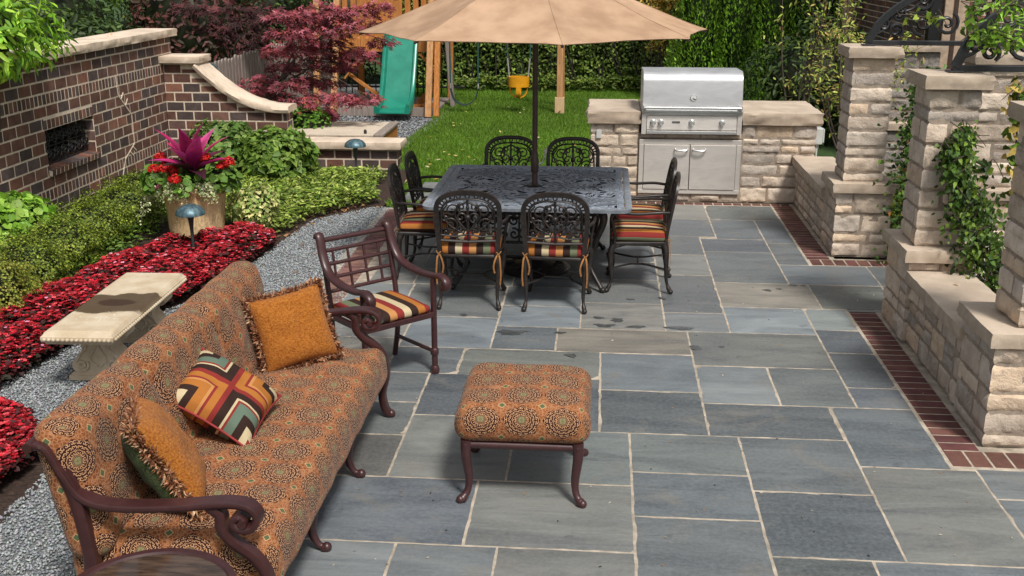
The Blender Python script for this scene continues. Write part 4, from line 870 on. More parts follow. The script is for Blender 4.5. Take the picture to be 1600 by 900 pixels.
b = MB(); p0 = Vector(can(.66+1, .62)); 
for k, (a, t) in enumerate(((1.30, .52), (1.55, .55), (1.80, .62), (1.86, .72))):
    p = Vector(can(a, t))+Vector((0, 0, .004)); q = Vector(can(a+.10, t+.04))+Vector((0, 0, .004)); b.tube([p, q], .008, 5)
# ------------------------------------------------------------------ lounge furniture
def damask():
    m = M('medallion_fabric', .88, 0, .15); u, v, _ = m.xyz(m.coord('UV')); p = 1/.196; U, V = u*p, v*p
    fx, fy = U.frac()-.5, V.frac()-.5; r = (fx*fx+fy*fy).sqrt(); th = fy.atan2(fx)
    R = (th*8).cos()*.016+(th*16).cos()*.010+.448
    inside = (R-r).smooth(-.006, .008)
    # scrollwork of the medallion: mirrored curls
    def curls(ns, off, rc, size, k, ph):
        pa = ((th*(ns/6.28318)+off).frac()-.5).abs(); x = (pa-.25)*(6.28318/ns)*r; y = r-rc; ro = (x*x+y*y).sqrt(); ph_ = y.atan2(x)*(1/6.28318)+ro*k+ph
        return ((ph_.frac()-.5).abs()).smooth(.15, .22, 1.0, 0.0)*ro.smooth(size, size+.012, 1.0, 0.0)
    scr = curls(7, 0.0, .175, .048, 21.0, .1).mx(curls(13, .5, .282, .052, 20.0, .6)).mx(curls(17, 0.0, .385, .050, 21.0, .3)); scr = scr*((R-.006-r).smooth(0.0, .012))
    dark, cream, green = (.034, .010, .008), (.54, .295, .155), (.14, .145, .07)
    med = m.mix(scr, dark, cream); cen = r.smooth(.075, .11, 1.0, 0.0); gl_ = (m.noise(m.vec(fx.abs(), fy.abs(), 1.0), 22, 1)-.5).abs().smooth(.02, .06, 1.0, 0.0)
    med = m.mix(cen, med, m.mix(gl_*.7, green, (.40, .28, .14))); ring = ((r-.115).abs()).smooth(.006, .013, 1.0, 0.0); med = m.mix(ring*.5, med, cream)
    # field between the medallions
    net = m.voro(m.vec(U, V, 0.0), 13, 'DISTANCE_TO_EDGE', 0, .75); nl = net.smooth(.05, .13, 1.0, 0.0); dk = m.voro(m.vec(U, V, 5.0), 22, 'DISTANCE_TO_EDGE', 0, .8).smooth(.04, .1, 1.0, 0.0)
    big = m.noise(m.coord(), 5, 3)
    fld = m.mix(big.smooth(.35, .65), (.235, .070, .018), (.31, .108, .032)); fld = m.mix(dk*.62, fld, (.12, .035, .018)); fld = m.mix(nl*.45, fld, (.52, .29, .16))
    gx, gy = (.5-(fx.abs())).abs(), (.5-(fy.abs())).abs(); dm = (gx+gy)
    fld = m.mix(dm.lt(.105), fld, (.55, .33, .16)); fld = m.mix(dm.lt(.080), fld, (.085, .12, .055))
    c = m.mix(inside, fld, med); w = m.noise(m.coord(), 330, 2); fz = m.noise(m.coord(), 5.5, 4)
    c = m.mix(w.smooth(.3, .75)*.2, c, m.mix(1.0, c, (.6, .6, .6), 'MULTIPLY')); m.color(c); m.bump(w*.35+scr*.4+fz*1.2, .32, .005)
    m.b.inputs['Sheen Weight'].default_value = .08; return m.m
MT['damask'] = damask()
MT['plum'] = speckled('plum_metal', (.050, .0165, .017), .36, scale=25, amt=.22, bump=.12, spec=.6)
sf = thing('garden_sofa', 'long patio sofa with medallion patterned cushions and a plum metal frame', 'sofa', (-1.62, 4.64, 0)); SY0, SY1 = 3.50, 5.80
O = Vector((1.62, -4.64, 0))
c_ = cushion(.83, 2.20, .235, .075, .045, 26, 60, 8, uvo=(.02, .06), rough_=.016).build('seat_cushion', MT['damask']); weld(c_); hang(c_, sf, (-1.605+1.62, 4.65-4.64, .205), (0, math.radians(-2), 0))
c_ = cushion(.58, 2.27, .185, .07, .035, 24, 84, 7, uvo=(.03, .06), rough_=.016).build('back_cushion', MT['damask']); weld(c_)
for v in c_.data.vertices:      # quilted creases
    for y0, k in ((-.40, .9), (.34, 1.2)):
        yy = v.co.y-y0-.35*(v.co.x+.05)*k; v.co.z -= .030*math.exp(-(yy/.035)**2)*(v.co.z/.2)*(1 if v.co.x > -.27 else .4)
        v.co.x += .012*math.exp(-(yy/.05)**2)*(1 if v.co.x < 0 else 0)
c_.parent = sf; c_.rotation_euler = Matrix((Vector((.17, 0, -.9854)), Vector((0, 1, 0)), Vector((.9854, 0, .17)))).transposed().to_euler(); c_.location = (-2.06+1.62, 4.64-4.64, .635)
def band(mb, pts, w, t, up=(0, 1, 0), sc=None): mb.sweep(pts, [(-t/2, -w*.42), (0, -w/2), (t/2, -w*.42), (t*.72, -w*.25), (t*.80, 0), (t*.72, w*.25), (t/2, w*.42), (0, w/2), (-t/2, w*.42)], up=up, scale=sc)
for Y, lab in ((SY0, 0), (SY1-.03, 1)):
    b = MB(); y = Y-4.64
    arm = curve([(-2.08, 0, .86), (-2.02, 0, .855), (-1.965, 0, .75), (-1.90, 0, .655), (-1.78, 0, .622), (-1.55, 0, .632), (-1.36, 0, .655), (-1.27, 0, .645), (-1.235, 0, .605), (-1.255, 0, .562), (-1.305, 0, .553), (-1.33, 0, .583), (-1.305, 0, .603), (-1.285, 0, .588)], 6)
    band(b, [(p.x+1.62, y, p.z) for p in arm], .075, .026); b.tube([(-1.288+1.62, y-.042, .584), (-1.288+1.62, y+.042, .584)], .017, 10); b.tube([(-2.075+1.62, y-.042, .862), (-2.075+1.62, y+.042, .862)], .02, 10)
    b.build('arm_rest', MT['plum'], sf, smooth=50)
    b = MB(); fr = curve([(-1.42, 0, .64), (-1.375, 0, .60), (-1.375, 0, .545), (-1.335, 0, .49), (-1.26, 0, .43), (-1.215, 0, .35), (-1.21, 0, .25), (-1.235, 0, .14), (-1.22, 0, .05), (-1.195, 0, .015)], 6); band(b, [(p.x+1.62, y, p.z) for p in fr], .055, .035); b.sphere((-1.19+1.62, y, .018), .026, 10, 6); b.build('leg', MT['plum'], sf, smooth=50)
    b = MB(); bk = curve([(-1.965, 0, .76), (-1.93, 0, .66), (-1.905, 0, .5), (-1.90, 0, .35), (-1.95, 0, .18), (-2.04, 0, .015)], 6); band(b, [(p.x+1.62, y, p.z) for p in bk], .06, .045); b.build('leg', MT['plum'], sf, smooth=50)
for yy in (4.27, 5.0):
    b = MB(); p = curve([(-1.30, 0, .24), (-1.262, 0, .2), (-1.265, 0, .1), (-1.24, 0, .035), (-1.205, 0, .012)], 6); k = len(p); b.tube([(q.x+1.62, yy-4.64, q.z) for q in p], [.034-.018*min(1, i/(k*.7))+(.007 if i > k-4 else 0) for i in range(k)], 10); b.sphere((-1.20+1.62, yy-4.64, .018), .024, 10, 6); b.build('leg', MT['plum'], sf, smooth=60)
b = MB(); b.tube([(-1.30+1.62, SY0-4.64, .235), (-1.30+1.62, SY1-4.67, .235)], .022, 8); b.tube([(-1.93+1.62, SY0-4.64, .235), (-1.93+1.62, SY1-4.67, .235)], .022, 8); b.tube([(-2.06+1.62, SY0-4.56, .70), (-2.06+1.62, SY1-4.76, .70)], .02, 8)
for k in range(9): y = SY0+.2+k*.24-4.64; b.beam((-1.30+1.62, y, .222), (-1.93+1.62, y, .222), .03, .012)
b.build('rail', MT['plum'], sf, smooth=50)

# throw pillows
def pillow(a, T=.085, n=26, pinch=.10, uvs=1.0):
    """two faces of a square pillow; returns builders (front, back) and edge points"""
    def P(u, v, s): 
        x, y = a*u*(1-pinch*(1-abs(u))*0-pinch*(1-v*v)*abs(u)**3*.9), a*v*(1-pinch*(1-u*u)*abs(v)**3*.9); h = T*((1-u**4)*(1-v**4))**.55*(1-.25*(abs(u)*abs(v))**2); h += .006*noise.noise(Vector((u*3, v*3, s*7)))*(1-u*u)*(1-v*v)*3
        return (x, y, s*h)
    out = []
    for s in (1, -1):
        mb = MB(); vs = [P(2*i/n-1, 2*j/n-1, s) for i in range(n+1) for j in range(n+1)]; uv = [(i/n, j/n) for i in range(n+1) for j in range(n+1)]
        fs = [(i*(n+1)+j, (i+1)*(n+1)+j, (i+1)*(n+1)+j+1, i*(n+1)+j+1) for i in range(n) for j in range(n)]; mb.add(vs, fs if s > 0 else [f[::-1] for f in fs], None, uv); out.append(mb)
    edge = [P(-1+2*i/n, -1, 1) for i in range(n)]+[P(1, -1+2*i/n, 1) for i in range(n)]+[P(1-2*i/n, 1, 1) for i in range(n)]+[P(-1, 1-2*i/n, 1) for i in range(n)]
    return out[0], out[1], edge
def frame_rot(nrm, upd):
    z = Vector(nrm).normalized(); y = Vector(upd); y = (y-z*y.dot(z)).normalized(); x = y.cross(z); return Matrix((x, y, z)).transposed().to_euler()
def plush(name, c1, c2):
    m = M(name, .95, 0, .1); v = m.coord(); n = m.noise(v, 95, 4, .7); g = m.noise(v, 24, 3); m.color(m.mix(n.smooth(.3, .7), c1, c2)); m.bump(n+g*.6, .9, .010); m.b.inputs['Sheen Weight'].default_value = .08; return m.m
MT['rust'] = plush('rust_chenille', (.25, .072, .010), (.47, .18, .032)); MT['olive'] = plush('olive_velvet', (.028, .045, .016), (.085, .11, .04))
def mitred():
    m = M('mitred_stripes', .85, 0, .15); u, v, _ = m.xyz(m.coord('UV')); a, b = (u-.5).abs()*2, (v-.5).abs()*2; d = 1.0-a.mn(b); d = (1.0-a).mx(1.0-b)
    k1 = m.ramp(d, [(0, RED), (.15, CRM), (.30, BRN), (.46, ORG), (.66, GOLD), (.72, RED), (.78, ORG), (.94, RED)], 'CONSTANT'); k2 = m.ramp(d, [(0, RED), (.12, CRM), (.28, BRN), (.46, (.12, .17, .125)), (.66, RED), (.71, CRM), (.76, BRN), (.94, RED)], 'CONSTANT')
    s = ((u-.5)*(v-.5)).gt(0.0); c = m.mix(s, k2, k1); w = m.noise(m.coord(), 220, 2); f = m.noise(m.coord(), 12, 3); m.color(m.mix(w.smooth(.3, .7)*.25, c, m.mix(1.0, c, (.6, .6, .6), 'MULTIPLY'))); m.bump(w*.3+f, .35, .006); return m.m
MT['mitre'] = mitred()
def fringe(edge, n, L, cols, name, parent):
    e = np.array(edge); k = len(e); t = RNG.random(n)*k; i = t.astype(int) % k; f = (t-t.astype(int))[:, None]; P = e[i]*(1-f)+e[(i+1) % k]*f
    out = unit(P*np.array([1, 1, 0])); z = RNG.choice([-1, 1], n)[:, None]*np.array([0, 0, 1]); D = unit(out*.8+z*RNG.uniform(.2, 1, (n, 1))+rdir(n)*.7); C = pal(n, cols, .22)
    lv = Leaves().add(P+out*RNG.uniform(-.02, .008, (n, 1))+z*.006, D, rdir(n), L*(.6+.7*RNG.random(n)), .011, C, 'strap', .2, .3); o = lv.build(name, MT['leaf_matte'], None, world=False); o.parent = parent; return o
FR = [(.30, .12, .055), (.46, .25, .13), (.16, .055, .03), (.55, .36, .22), (.24, .09, .04)]
def throw(name, label, loc, nrm, upd, a, front, back, fr=0, piping=None, T=.085):
    t = thing(name, label, 'cushion', loc); t.rotation_euler = frame_rot(nrm, upd); f, b, e = pillow(a, T); f.build('front_cover', front, t, smooth=70); b.build('back_cover', back, t, smooth=70)
    if fr: fringe(e, fr, .032, FR, 'fringe', t)
    if piping: m = MB(); m.tube(e, .006, 6, True); m.build('piping', piping, t, smooth=70)
    return t
throw('throw_pillow', 'square rust orange chenille pillow with thick fringe, propped at the sofa end by the armchair', (-1.635, 5.40, .665), (.45, -.80, .38), (-.30, .22, 1), .21, MT['rust'], MT['rust'], 2600)
throw('throw_pillow', 'mitred striped pillow in red, teal, brown and orange lying against the sofa back', (-1.715, 4.52, .63), (.56, -.19, .81), (.06, .97, .19), .22, MT['mitre'], MT['mitre'], 0, speckled('red_piping', (.25, .02, .02), .7))
throw('throw_pillow', 'fringed pillow standing edge-on, rust front and green velvet back, near the front sofa arm', (-1.735, 3.86, .66), (.78, .38, .50), (-.45, -.1, 1), .23, MT['rust'], MT['olive'], 2600, T=.10)

# plum metal armchair (front toward +y)
ac = thing('metal_armchair', 'plum metal armchair with lattice back and striped seat pad beside the sofa', 'armchair', (-1.365, 6.44, 0), math.radians(-135))
b = MB()
for s in (-1, 1):
    b = MB(); p = curve([(s*.255, -.315, .885), (s*.255, -.305, .905), (s*.258, -.28, .89), (s*.262, -.245, .78), (s*.268, -.17, .685), (s*.275, -.02, .645), (s*.28, .16, .645), (s*.28, .26, .66), (s*.28, .315, .635), (s*.28, .315, .595), (s*.28, .285, .585)], 6); band(b, p, .062, .024, up=(1, 0, 0)); b.tube([(s*.28-.034, .292, .60), (s*.28+.034, .292, .60)], .016, 8); b.build('arm_rest', MT['plum'], ac, smooth=50)
    b = MB(); b.tube([(s*.262, .20, 0), (s*.262, .20, .64)], .0195, 10); b.lathe([(.028, 0), (.03, .02), (.026, .04), (.02, .05)], 12, (s*.262, .20, 0)); b.lathe([(.02, .12), (.027, .13), (.027, .16), (.02, .17)], 12, (s*.262, .20, 0)); b.build('leg', MT['plum'], ac, smooth=50)
    b = MB(); b.tube(curve([(s*.25, -.29, .87), (s*.25, -.235, .62), (s*.25, -.20, .42), (s*.252, -.20, .22), (s*.255, -.25, 0)], 5), .018, 10); b.build('leg', MT['plum'], ac, smooth=50)
    b = MB(); b.tube([(s*.262, .20, .145), (s*.253, -.215, .145)], .013, 8); b.build('stretcher', MT['plum'], ac, smooth=50)
b = MB(); bp = lambda x, z: (x, -.20-.09*(z-.42)/.45-.01, z)
for z, r in ((.868, .017), (.80, .013), (.715, .013), (.63, .013), (.545, .013)): b.tube([bp(-.25, z), bp(.25, z)], r, 8)
for x in (-.17, -.06, .06, .17): b.tube([bp(x, .545), bp(x, .80)], .009, 8)
b.build('back_lattice', MT['plum'], ac, smooth=50)
b = MB()
for y, z in ((.20, .40), (-.195, .40)): b.beam((-.26, y, z), (.26, y, z), .032, .035)
for s in (-1, 1): b.beam((s*.255, -.2, .40), (s*.255, .2, .40), .032, .035)
for k in range(7): x = -.2+k*.066; b.beam((x, -.19, .405), (x, .19, .405), .025, .008)
b.build('seat_frame', MT['plum'], ac, bevel=.006)
c_ = cushion(.47, .44, .05, .022, .018, 14, 14, 4, uvo=(.03, 0), rough_=.006).build('seat_pad', MT['stripe']); weld(c_); hang(c_, ac, (0, -.01, .418), (0, 0, 0))

# ottoman
ot = thing('ottoman', 'square ottoman with medallion patterned cushion on four curved plum legs', 'ottoman', (-.35, 5.06, 0))
c_ = cushion(.655, .66, .185, .075, .032, 24, 24, 7, uvo=(.098, .078), rough_=.010).build('cushion', MT['damask']); weld(c_); hang(c_, ot, (0, .03, .315))
b = MB()
for s in (-1, 1): b.tube([(-.27, s*.26, .305), (.27, s*.26, .305)], .021, 10); b.tube([(s*.27, -.26, .305), (s*.27, .26, .305)], .021, 10)
b.build('rail', MT['plum'], ot, smooth=50)
for sx in (-1, 1):
    for sy in (-1, 1):
        b = MB(); p = curve([(sx*.272, sy*.262, .33), (sx*.275, sy*.265, .25), (sx*.262, sy*.252, .12), (sx*.270, sy*.26, .05), (sx*.298, sy*.285, .012)], 6); k = len(p); b.tube(p, [.030-.012*min(1, i/(k*.6))+(.005 if i > k-4 else 0) for i in range(k)], 10); b.sphere((sx*.302, sy*.289, .016), .022, 10, 6); b.sphere((sx*.274, sy*.276, .308), .018, 8, 6); b.build('leg', MT['plum'], ot, smooth=60)

# round glass-topped side table
sd = thing('side_table', 'round plum-rimmed side table with dark glass top cut by the bottom edge', 'side table', (-1.47, 3.02, 0)); Rr = .285
b = MB(); b.sweep([(Rr*math.cos(a), Rr*math.sin(a), .55) for a in [2*PI*i/48 for i in range(48)]], [(-.014, -.016), (.014, -.016), (.02, 0), (.012, .014), (-.012, .014)], up=(0, 0, 1), closed=True); b.build('rim', MT['plum'], sd, smooth=50)
gm = M('smoked_glass', .06, 0, .6); gm.color(gm.mix(gm.noise(gm.stretch(gm.coord(), 2, 14, 1), 4, 4).smooth(.3, .7), (.035, .022, .016), (.10, .065, .045))); gm.rough(gm.noise(None, 12, 4).smooth(.4, .7, .05, .22))
b = MB(); b.lathe([(0, .545), (Rr-.01, .545), (Rr-.012, .556), (0, .557)], 48); b.build('glass_top', gm.m, sd, smooth=40)
for k in range(3):
    a = 2*PI*k/3+.5; b = MB(); b.tube(curve([(.24*math.cos(a), .24*math.sin(a), .54), (.16*math.cos(a), .16*math.sin(a), .36), (.12*math.cos(a), .12*math.sin(a), .2), (.22*math.cos(a), .22*math.sin(a), .01)], 6), .017, 8); b.build('leg', MT['plum'], sd, smooth=50)

# ------------------------------------------------------------------ cast stone bench
def bench_mat(top=False):
    m = M('cast_stone_top' if top else 'cast_stone', .75, 0, .3); v = m.coord(); n = m.noise(v, 7, 5); f = m.noise(v, 80, 4)
    c = m.mix(n.smooth(.3, .7), (.50, .40, .27), (.62, .525, .39)); c = m.mix(f.smooth(.55, .75)*.35, c, (.34, .25, .14))
    if top:      # a patch of soaked stone where water has run over the slab
        x, y, z = m.xyz(v); w = m.noise(v, 5, 3); d = y+(w-.5)*.28-x*.15; wet = (d.smooth(-.27, -.22))*(d.smooth(.10, .14, 1.0, 0.0))*(x.smooth(.20, .235, 1.0, .85)); deep = ((x*x*6+(y+.06)*(y+.06)*28)+(w-.5)*.4).smooth(.10, .16, 1.0, 0.0)
        c = m.mix(wet*.94, c, (.070, .040, .017)); c = m.mix(deep*.8*wet, c, (.04, .014, .008)); sp = m.noise(v, 34, 3).smooth(.60, .66)*((x*x+(y+.38)*(y+.38)).smooth(.012, .03, 1.0, 0.0)); c = m.mix(sp*.8, c, (.78, .72, .62))
        m.rough((wet*-.45)+.75)
    m.color(c); m.bump(f*.5+n*.5, .4, .005); return m.m
MT['bench'] = bench_mat(); MT['benchtop'] = bench_mat(True)
bn = thing('stone_bench', 'carved cast stone garden bench with a damp brown stain across its seat', 'bench', (-3.16, 6.585, 0), math.radians(2))
b = MB(); pr = [(-.205, .325), (.205, .325), (.208, .335), (.222, .345), (.225, .375), (.214, .385), (.205, .402), (.19, .408), (-.19, .408), (-.205, .402), (-.214, .385), (-.225, .375), (-.222, .345), (-.208, .335)]
hy_ = .655
for i, (q, z) in enumerate(pr): pass
rings = [(.205, .640, .325), (.208, .643, .335), (.222, .657, .345), (.226, .661, .36), (.225, .660, .376), (.214, .649, .386), (.205, .640, .402), (.188, .623, .409)]
vs = []; 
def rr_(x, y, z, n=10): return [(x*a, -y, z) for a in [2*i/n-1 for i in range(n)]]+[(x, y*a, z) for a in [2*i/n-1 for i in range(n)]]+[(-x*a, y, z) for a in [2*i/n-1 for i in range(n)]]+[(-x, -y*a, z) for a in [2*i/n-1 for i in range(n)]]
k = 40; [vs.extend(rr_(*r)) for r in rings]; fs = [(i*k+j, i*k+(j+1) % k, (i+1)*k+(j+1) % k, (i+1)*k+j) for i in range(len(rings)-1) for j in range(k)]; fs.append(tuple(range(k-1, -1, -1)))
top = vs[-k:]; g0 = len(vs); ng = 12
for i in range(ng+1):
    for j in range(ng*2+1): vs.append((-.188+.376*i/ng, -.623+1.246*j/(ng*2), .409-.003*math.sin(PI*i/ng)*math.sin(PI*j/(2*ng))))
fs += [(g0+i*(2*ng+1)+j, g0+(i+1)*(2*ng+1)+j, g0+(i+1)*(2*ng+1)+j+1, g0+i*(2*ng+1)+j+1) for i in range(ng) for j in range(2*ng)]
b.add(vs, fs); st_ = b.build('seat_slab', MT['benchtop'], bn, smooth=40)
b = MB()
for i in range(40): b.sphere((.228, -.63+1.26*i/39, .360), .012, 8, 5); b.sphere((-.228, -.63+1.26*i/39, .360), .012, 8, 5)
for i in range(15): b.sphere((-.2+.4*i/14, -.663, .360), .012, 8, 5); b.sphere((-.2+.4*i/14, .663, .360), .012, 8, 5)
o = b.build('egg_moulding', MT['bench'], None, smooth=60); o.parent = st_
for y in (-.33, .36):
    b = MB(); half = curve([(.175, 0, .0), (.178, 0, .045), (.150, 0, .055), (.165, 0, .10), (.140, 0, .15), (.098, 0, .20), (.115, 0, .26), (.165, 0, .30), (.185, 0, .325)], 4); poly = [(p.x, p.z) for p in half]+[(-p.x, p.z) for p in reversed(half)]; n_ = len(poly)
    b.add([(x, y-.075, z) for x, z in poly]+[(x, y+.075, z) for x, z in poly], [tuple(range(n_)), tuple(range(2*n_-1, n_-1, -1))]+[(i, n_+i, n_+(i+1) % n_, (i+1) % n_) for i in range(n_)])
    for s in (-1, 1):
        for yy, d in ((y-.078, -1), (y+.078, 1)):
            b.tube([(s*(.105+u), yy, .10+w) for u, w in spiral((0, 0), .006, .042, 0, 1.6*s)], .011, 6); b.tube([(s*(.125+u), yy, .285+w) for u, w in spiral((0, 0), .005, .03, PI, -1.4*s)], .010, 6)
            b.tube(curve([(s*.145, yy, .12), (s*.105, yy, .18), (s*.07, yy, .22), (s*.10, yy, .27)], 4), .009, 6); b.tube(curve([(s*.01, yy, .09), (s*.05, yy, .14), (s*.03, yy, .19), (s*.0, yy, .25)], 4), .008, 6)
        b.tube([(s*.165, y-.078, .305), (s*.165, y+.078, .305)], .032, 12); b.tube([(s*.13, y-.078, .095), (s*.13, y+.078, .095)], .044, 12)
    b.span((-.195, y-.09, 0), (.195, y+.09, .03)); b.build('leg', MT['bench'], bn, smooth=35, bevel=.004)

# ------------------------------------------------------------------ planter and path lights
def pot_mat():
    m = M('sandstone_pot', .85, 0, .2); v = m.coord(); n = m.noise(m.stretch(v, 1, 1, .8), 3, 5); cr_ = m.noise(m.stretch(v, 3, 3, .8), 5, 4, .6, 2.0); l = (cr_-.5).abs().smooth(.0, .035, 1.0, 0.0); f = m.noise(v, 90, 3)
    c = m.mix(n.smooth(.3, .7), (.72, .47, .225), (.84, .61, .34)); c = m.mix(l*.55, c, (.70, .52, .33)); m.color(m.mix(f.smooth(.5, .75)*.12, c, (.45, .28, .15))); m.bump(l+f*.3, .6, .012); return m.m
MT['pot'] = pot_mat(); PC = (-3.83, 9.78)
pt_ = thing('planter_pot', 'large tan stoneware flowerpot with an incised rim in the flower bed', 'flowerpot', (*PC, 0))
b = MB(); b.lathe([(.235, 0), (.245, .02), (.258, .12), (.270, .26), (.280, .40), (.284, .46), (.304, .48), (.312, .50), (.306, .522), (.284, .525), (.27, .51), (.265, .46), (0, .455)], 40)
for i, p in enumerate(b.v): q = noise.noise(Vector(p)*6)*.010; r = math.hypot(p[0], p[1])+1e-6; b.v[i] = (p[0]*(1+q/r), p[1]*(1+q/r), p[2])
b.build('pot_body', MT['pot'], pt_, smooth=50); b = MB(); b.lathe([(.262, .475), (.1, .49), (0, .495)], 24); b.build('potting_soil', MT['soil'], pt_)
def copper():
    m = M('verdigris_copper', .45, .5); v = m.coord(); n = m.noise(v, 22, 5, .65); x, y, z = m.xyz(v); s = m.noise(m.stretch(v, 6, 6, 1), 6, 4); m.color(m.ramp(n*.6+s*.4, [(.3, (.03, .055, .07)), (.5, (.085, .15, .18)), (.65, (.20, .31, .34)), (.8, (.16, .12, .08))])); m.bump(n, .25, .003); return m.m
MT['copper'] = copper()
for (x, y, lab) in ((-3.62, 9.10, 'mushroom path light with verdigris copper cap standing in red begonias before the flowerpot'), (-2.94, 12.70, 'mushroom path light with verdigris cap before the low brick wall end')):
    t = thing('path_light', lab, 'garden lamp', (x, y, 0), group='mushroom path lights'); b = MB(); b.lathe([(.13, .385), (.131, .395), (.122, .42), (.10, .447), (.06, .468), (.02, .476), (0, .477)], 28); b.lathe([(0, .44), (.09, .425), (.127, .386)], 28); b.build('cap', MT['copper'], t, smooth=40)
    b = MB(); b.lathe([(.016, 0), (.013, .12), (.016, .26), (.024, .33), (.036, .39), (.036, .43)], 14); b.build('stem', speckled('dark_bronze', (.035, .045, .045), .5, scale=30), t, smooth=40)
# ------------------------------------------------------------------ play set
def wood(name, c, k=.3):
    m = M(name, .75, 0, .25); v = m.coord(); n = m.noise(m.stretch(v, 14, 14, 1.2), 3, 5, .6, .5); g = m.noise(v, 2.5, 3); kn = m.voro(m.stretch(v, 3, 3, 1.2), 2.0)
    cc = m.mix(n.smooth(.3, .7), tuple(x*(1-k) for x in c), tuple(min(1, x*(1+k*.6)) for x in c)); cc = m.mix(g.smooth(.4, .7)*.4, cc, tuple(x*.7 for x in c)); cc = m.mix(kn.smooth(.0, .06, 1.0, 0.0)*.8, cc, (.06, .025, .01)); m.color(cc); m.bump(n, .3, .004); return m.m
MT['cedar'] = wood('stained_cedar', (.50, .20, .055)); MT['cedar_pale'] = wood('pale_cedar', (.55, .29, .13)); MT['greywood'] = wood('weathered_wood', (.30, .25, .22)); MT['cream_wood'] = wood('pale_decking', (.62, .53, .42), .15)  # cedar_pale is a paler wood for the front and swing posts
ps = thing('play_set', 'orange cedar play tower with slatted railing and swing beam beyond the maple', 'play set', (-3.6, 18.4, 0)); PX0, PX1, PY0, PY1 = -4.46, -2.80, 18.55, 20.0
PF = 17.78
for x, y, y2 in ((PX0, PF, PY0-.05), (PX1-.07, PF, PY0-.05), (PX0, PY1, PY1), (PX1, PY1, PY1), (-4.85, 18.2, PY0)):
    b = MB(); b.beam((x, y, 0), (x+.04, y2, 2.7), .10, .10, (0, 1, 0)); b.build('post', MT['cedar_pale'] if y == PF or x < -4.7 else MT['cedar'], ps, bevel=.006, world=True)
b = MB(); b.beam((PX1+.06, PF+.05, 0), (PX1+.06, PY0, 2.7), .09, .10, (0, 1, 0)); b.build('post', MT['cedar'], ps, bevel=.006, world=True)
b = MB(); b.beam((PX1+.16, PY0+.6, 0), (PX1-.02, PY0+.6, 2.5), .07, .14); b.build('leaning_post', MT['greywood'], ps, bevel=.006, world=True)
b = MB(); b.span((PX0, PY0, 1.10), (PX1, PY1, 1.15)); b.span((PX0-.02, PY0-.065, 1.0), (PX1+.02, PY0-.051, 1.22)); b.build('platform', MT['cedar'], ps, bevel=.004, world=True)
b = MB(); [b.span((PX0+.06+k*.145, PY0-.085, 1.08), (PX0+.15+k*.145, PY0-.066, 2.15)) for k in range(7)]; b.build('railing', MT['cedar'], ps, bevel=.004, world=True)
b = MB(); b.span((PX0, PY0-.05, 2.05), (PX1, PY0-.0, 2.15)); b.build('top_rail', MT['cedar'], ps, bevel=.004, world=True)
b = MB(); b.span((-3.5, PY0-.12, 1.90), (PX1+.3, PY0-.087, 2.02)); b.build('cross_board', MT['cedar'], ps, bevel=.004, world=True)
b = MB(); [b.span((PX0+.1+k*.15, PY1, 1.15), (PX0+.2+k*.15, PY1+.02, 2.1)) for k in range(10)]; b.build('railing', MT['cedar'], ps, bevel=.004, world=True)
b = MB(); b.beam((PX0+.05, PY0-.06, .55), (PX0+.45, PY0-.06, 1.05), .03, .09, (0, 1, 0)); b.beam((PX1-.05, PY0-.03, .1), (PX1-.5, PY0-.03, .05), .05, .1); b.beam((PX1-.02, PY0-.0, .62), (PX1-.35, PY0-.0, 1.02), .03, .09, (0, 1, 0)); b.beam((PX1-.05, PY0+.1, .45), (PX1-.42, PY0+.4, .06), .06, .1); b.beam((PX0+.1, PY0+.1, .6), (PX0+.85, PY0+.2, .04), .04, .12, (0, 1, 0)); b.build('brace', MT['cedar'], ps, world=True)
b = MB(); b.span((PX0-.3, PF+.1, 0), (PX1, PF+.17, .14)); b.span((PX0-.3, PF+.17, .0), (PX1, PY1, .05)); b.build('sill_boards', MT['greywood'], ps, world=True)
# green slide
MT['slide'] = (lambda m: (m.color(m.mix(m.noise(None, 5, 5).smooth(.35, .65), (.009, .19, .128), (.016, .235, .16))), m.m)[1])(M('green_plastic', .28, 0, .5))
b = MB(); N_ = 24; w2 = .215; vs = []; prof = [(-.265, .0), (-.265, .13), (-.245, .155), (-.215, .15), (-.20, .10), (-.19, .02), (.19, .02), (.20, .10), (.215, .15), (.245, .155), (.265, .13), (.265, .0)]
pth = curve([(-3.30, 17.70, 1.24), (-3.31, 17.62, 1.16), (-3.33, 17.45, .86), (-3.345, 17.30, .55), (-3.36, 17.15, .28), (-3.38, 16.98, .12), (-3.39, 16.80, .09), (-3.39, 16.72, .07)], 5)
pth = [Vector((-3.385, p.y+.80-.22*i/len(pth), p.z+.05)) for i, p in enumerate(pth)]
for p in pth: vs += [(p.x+x*1.1, p.y, p.z+z) for x, z in prof]
k = len(prof); b.add(vs, [(i*k+j, i*k+(j+1) % k, (i+1)*k+(j+1) % k, (i+1)*k+j) for i in range(len(pth)-1) for j in range(k)]+[tuple((len(pth)-1)*k+j for j in range(k)), tuple(range(k-1, -1, -1))]); b.build('slide', MT['slide'], ps, smooth=50, world=True)
b = MB(); b.beam((PX1, 18.5, 2.62), (-.55, 18.5, 2.62), .10, .14); b.build('swing_beam', MT['cedar'], ps, bevel=.006, world=True)
for dy in (-.02, .9):
    b = MB(); b.beam((-.72, 18.5-.0+dy, .0), (-.72, 18.5+dy*.3, 2.6), .10, .09); b.build('post', MT['cedar_pale'], ps, bevel=.006, world=True)
b = MB(); b.span((-.80, 18.40, 0), (-.64, 18.425, .27)); b.span((-.80, 18.426, 0), (-.775, 18.53, .27)); b.span((-.665, 18.426, 0), (-.64, 18.53, .27)); b.build('post_shoe', wood('raw_pine', (.62, .43, .24), .15), ps, bevel=.004, world=True)
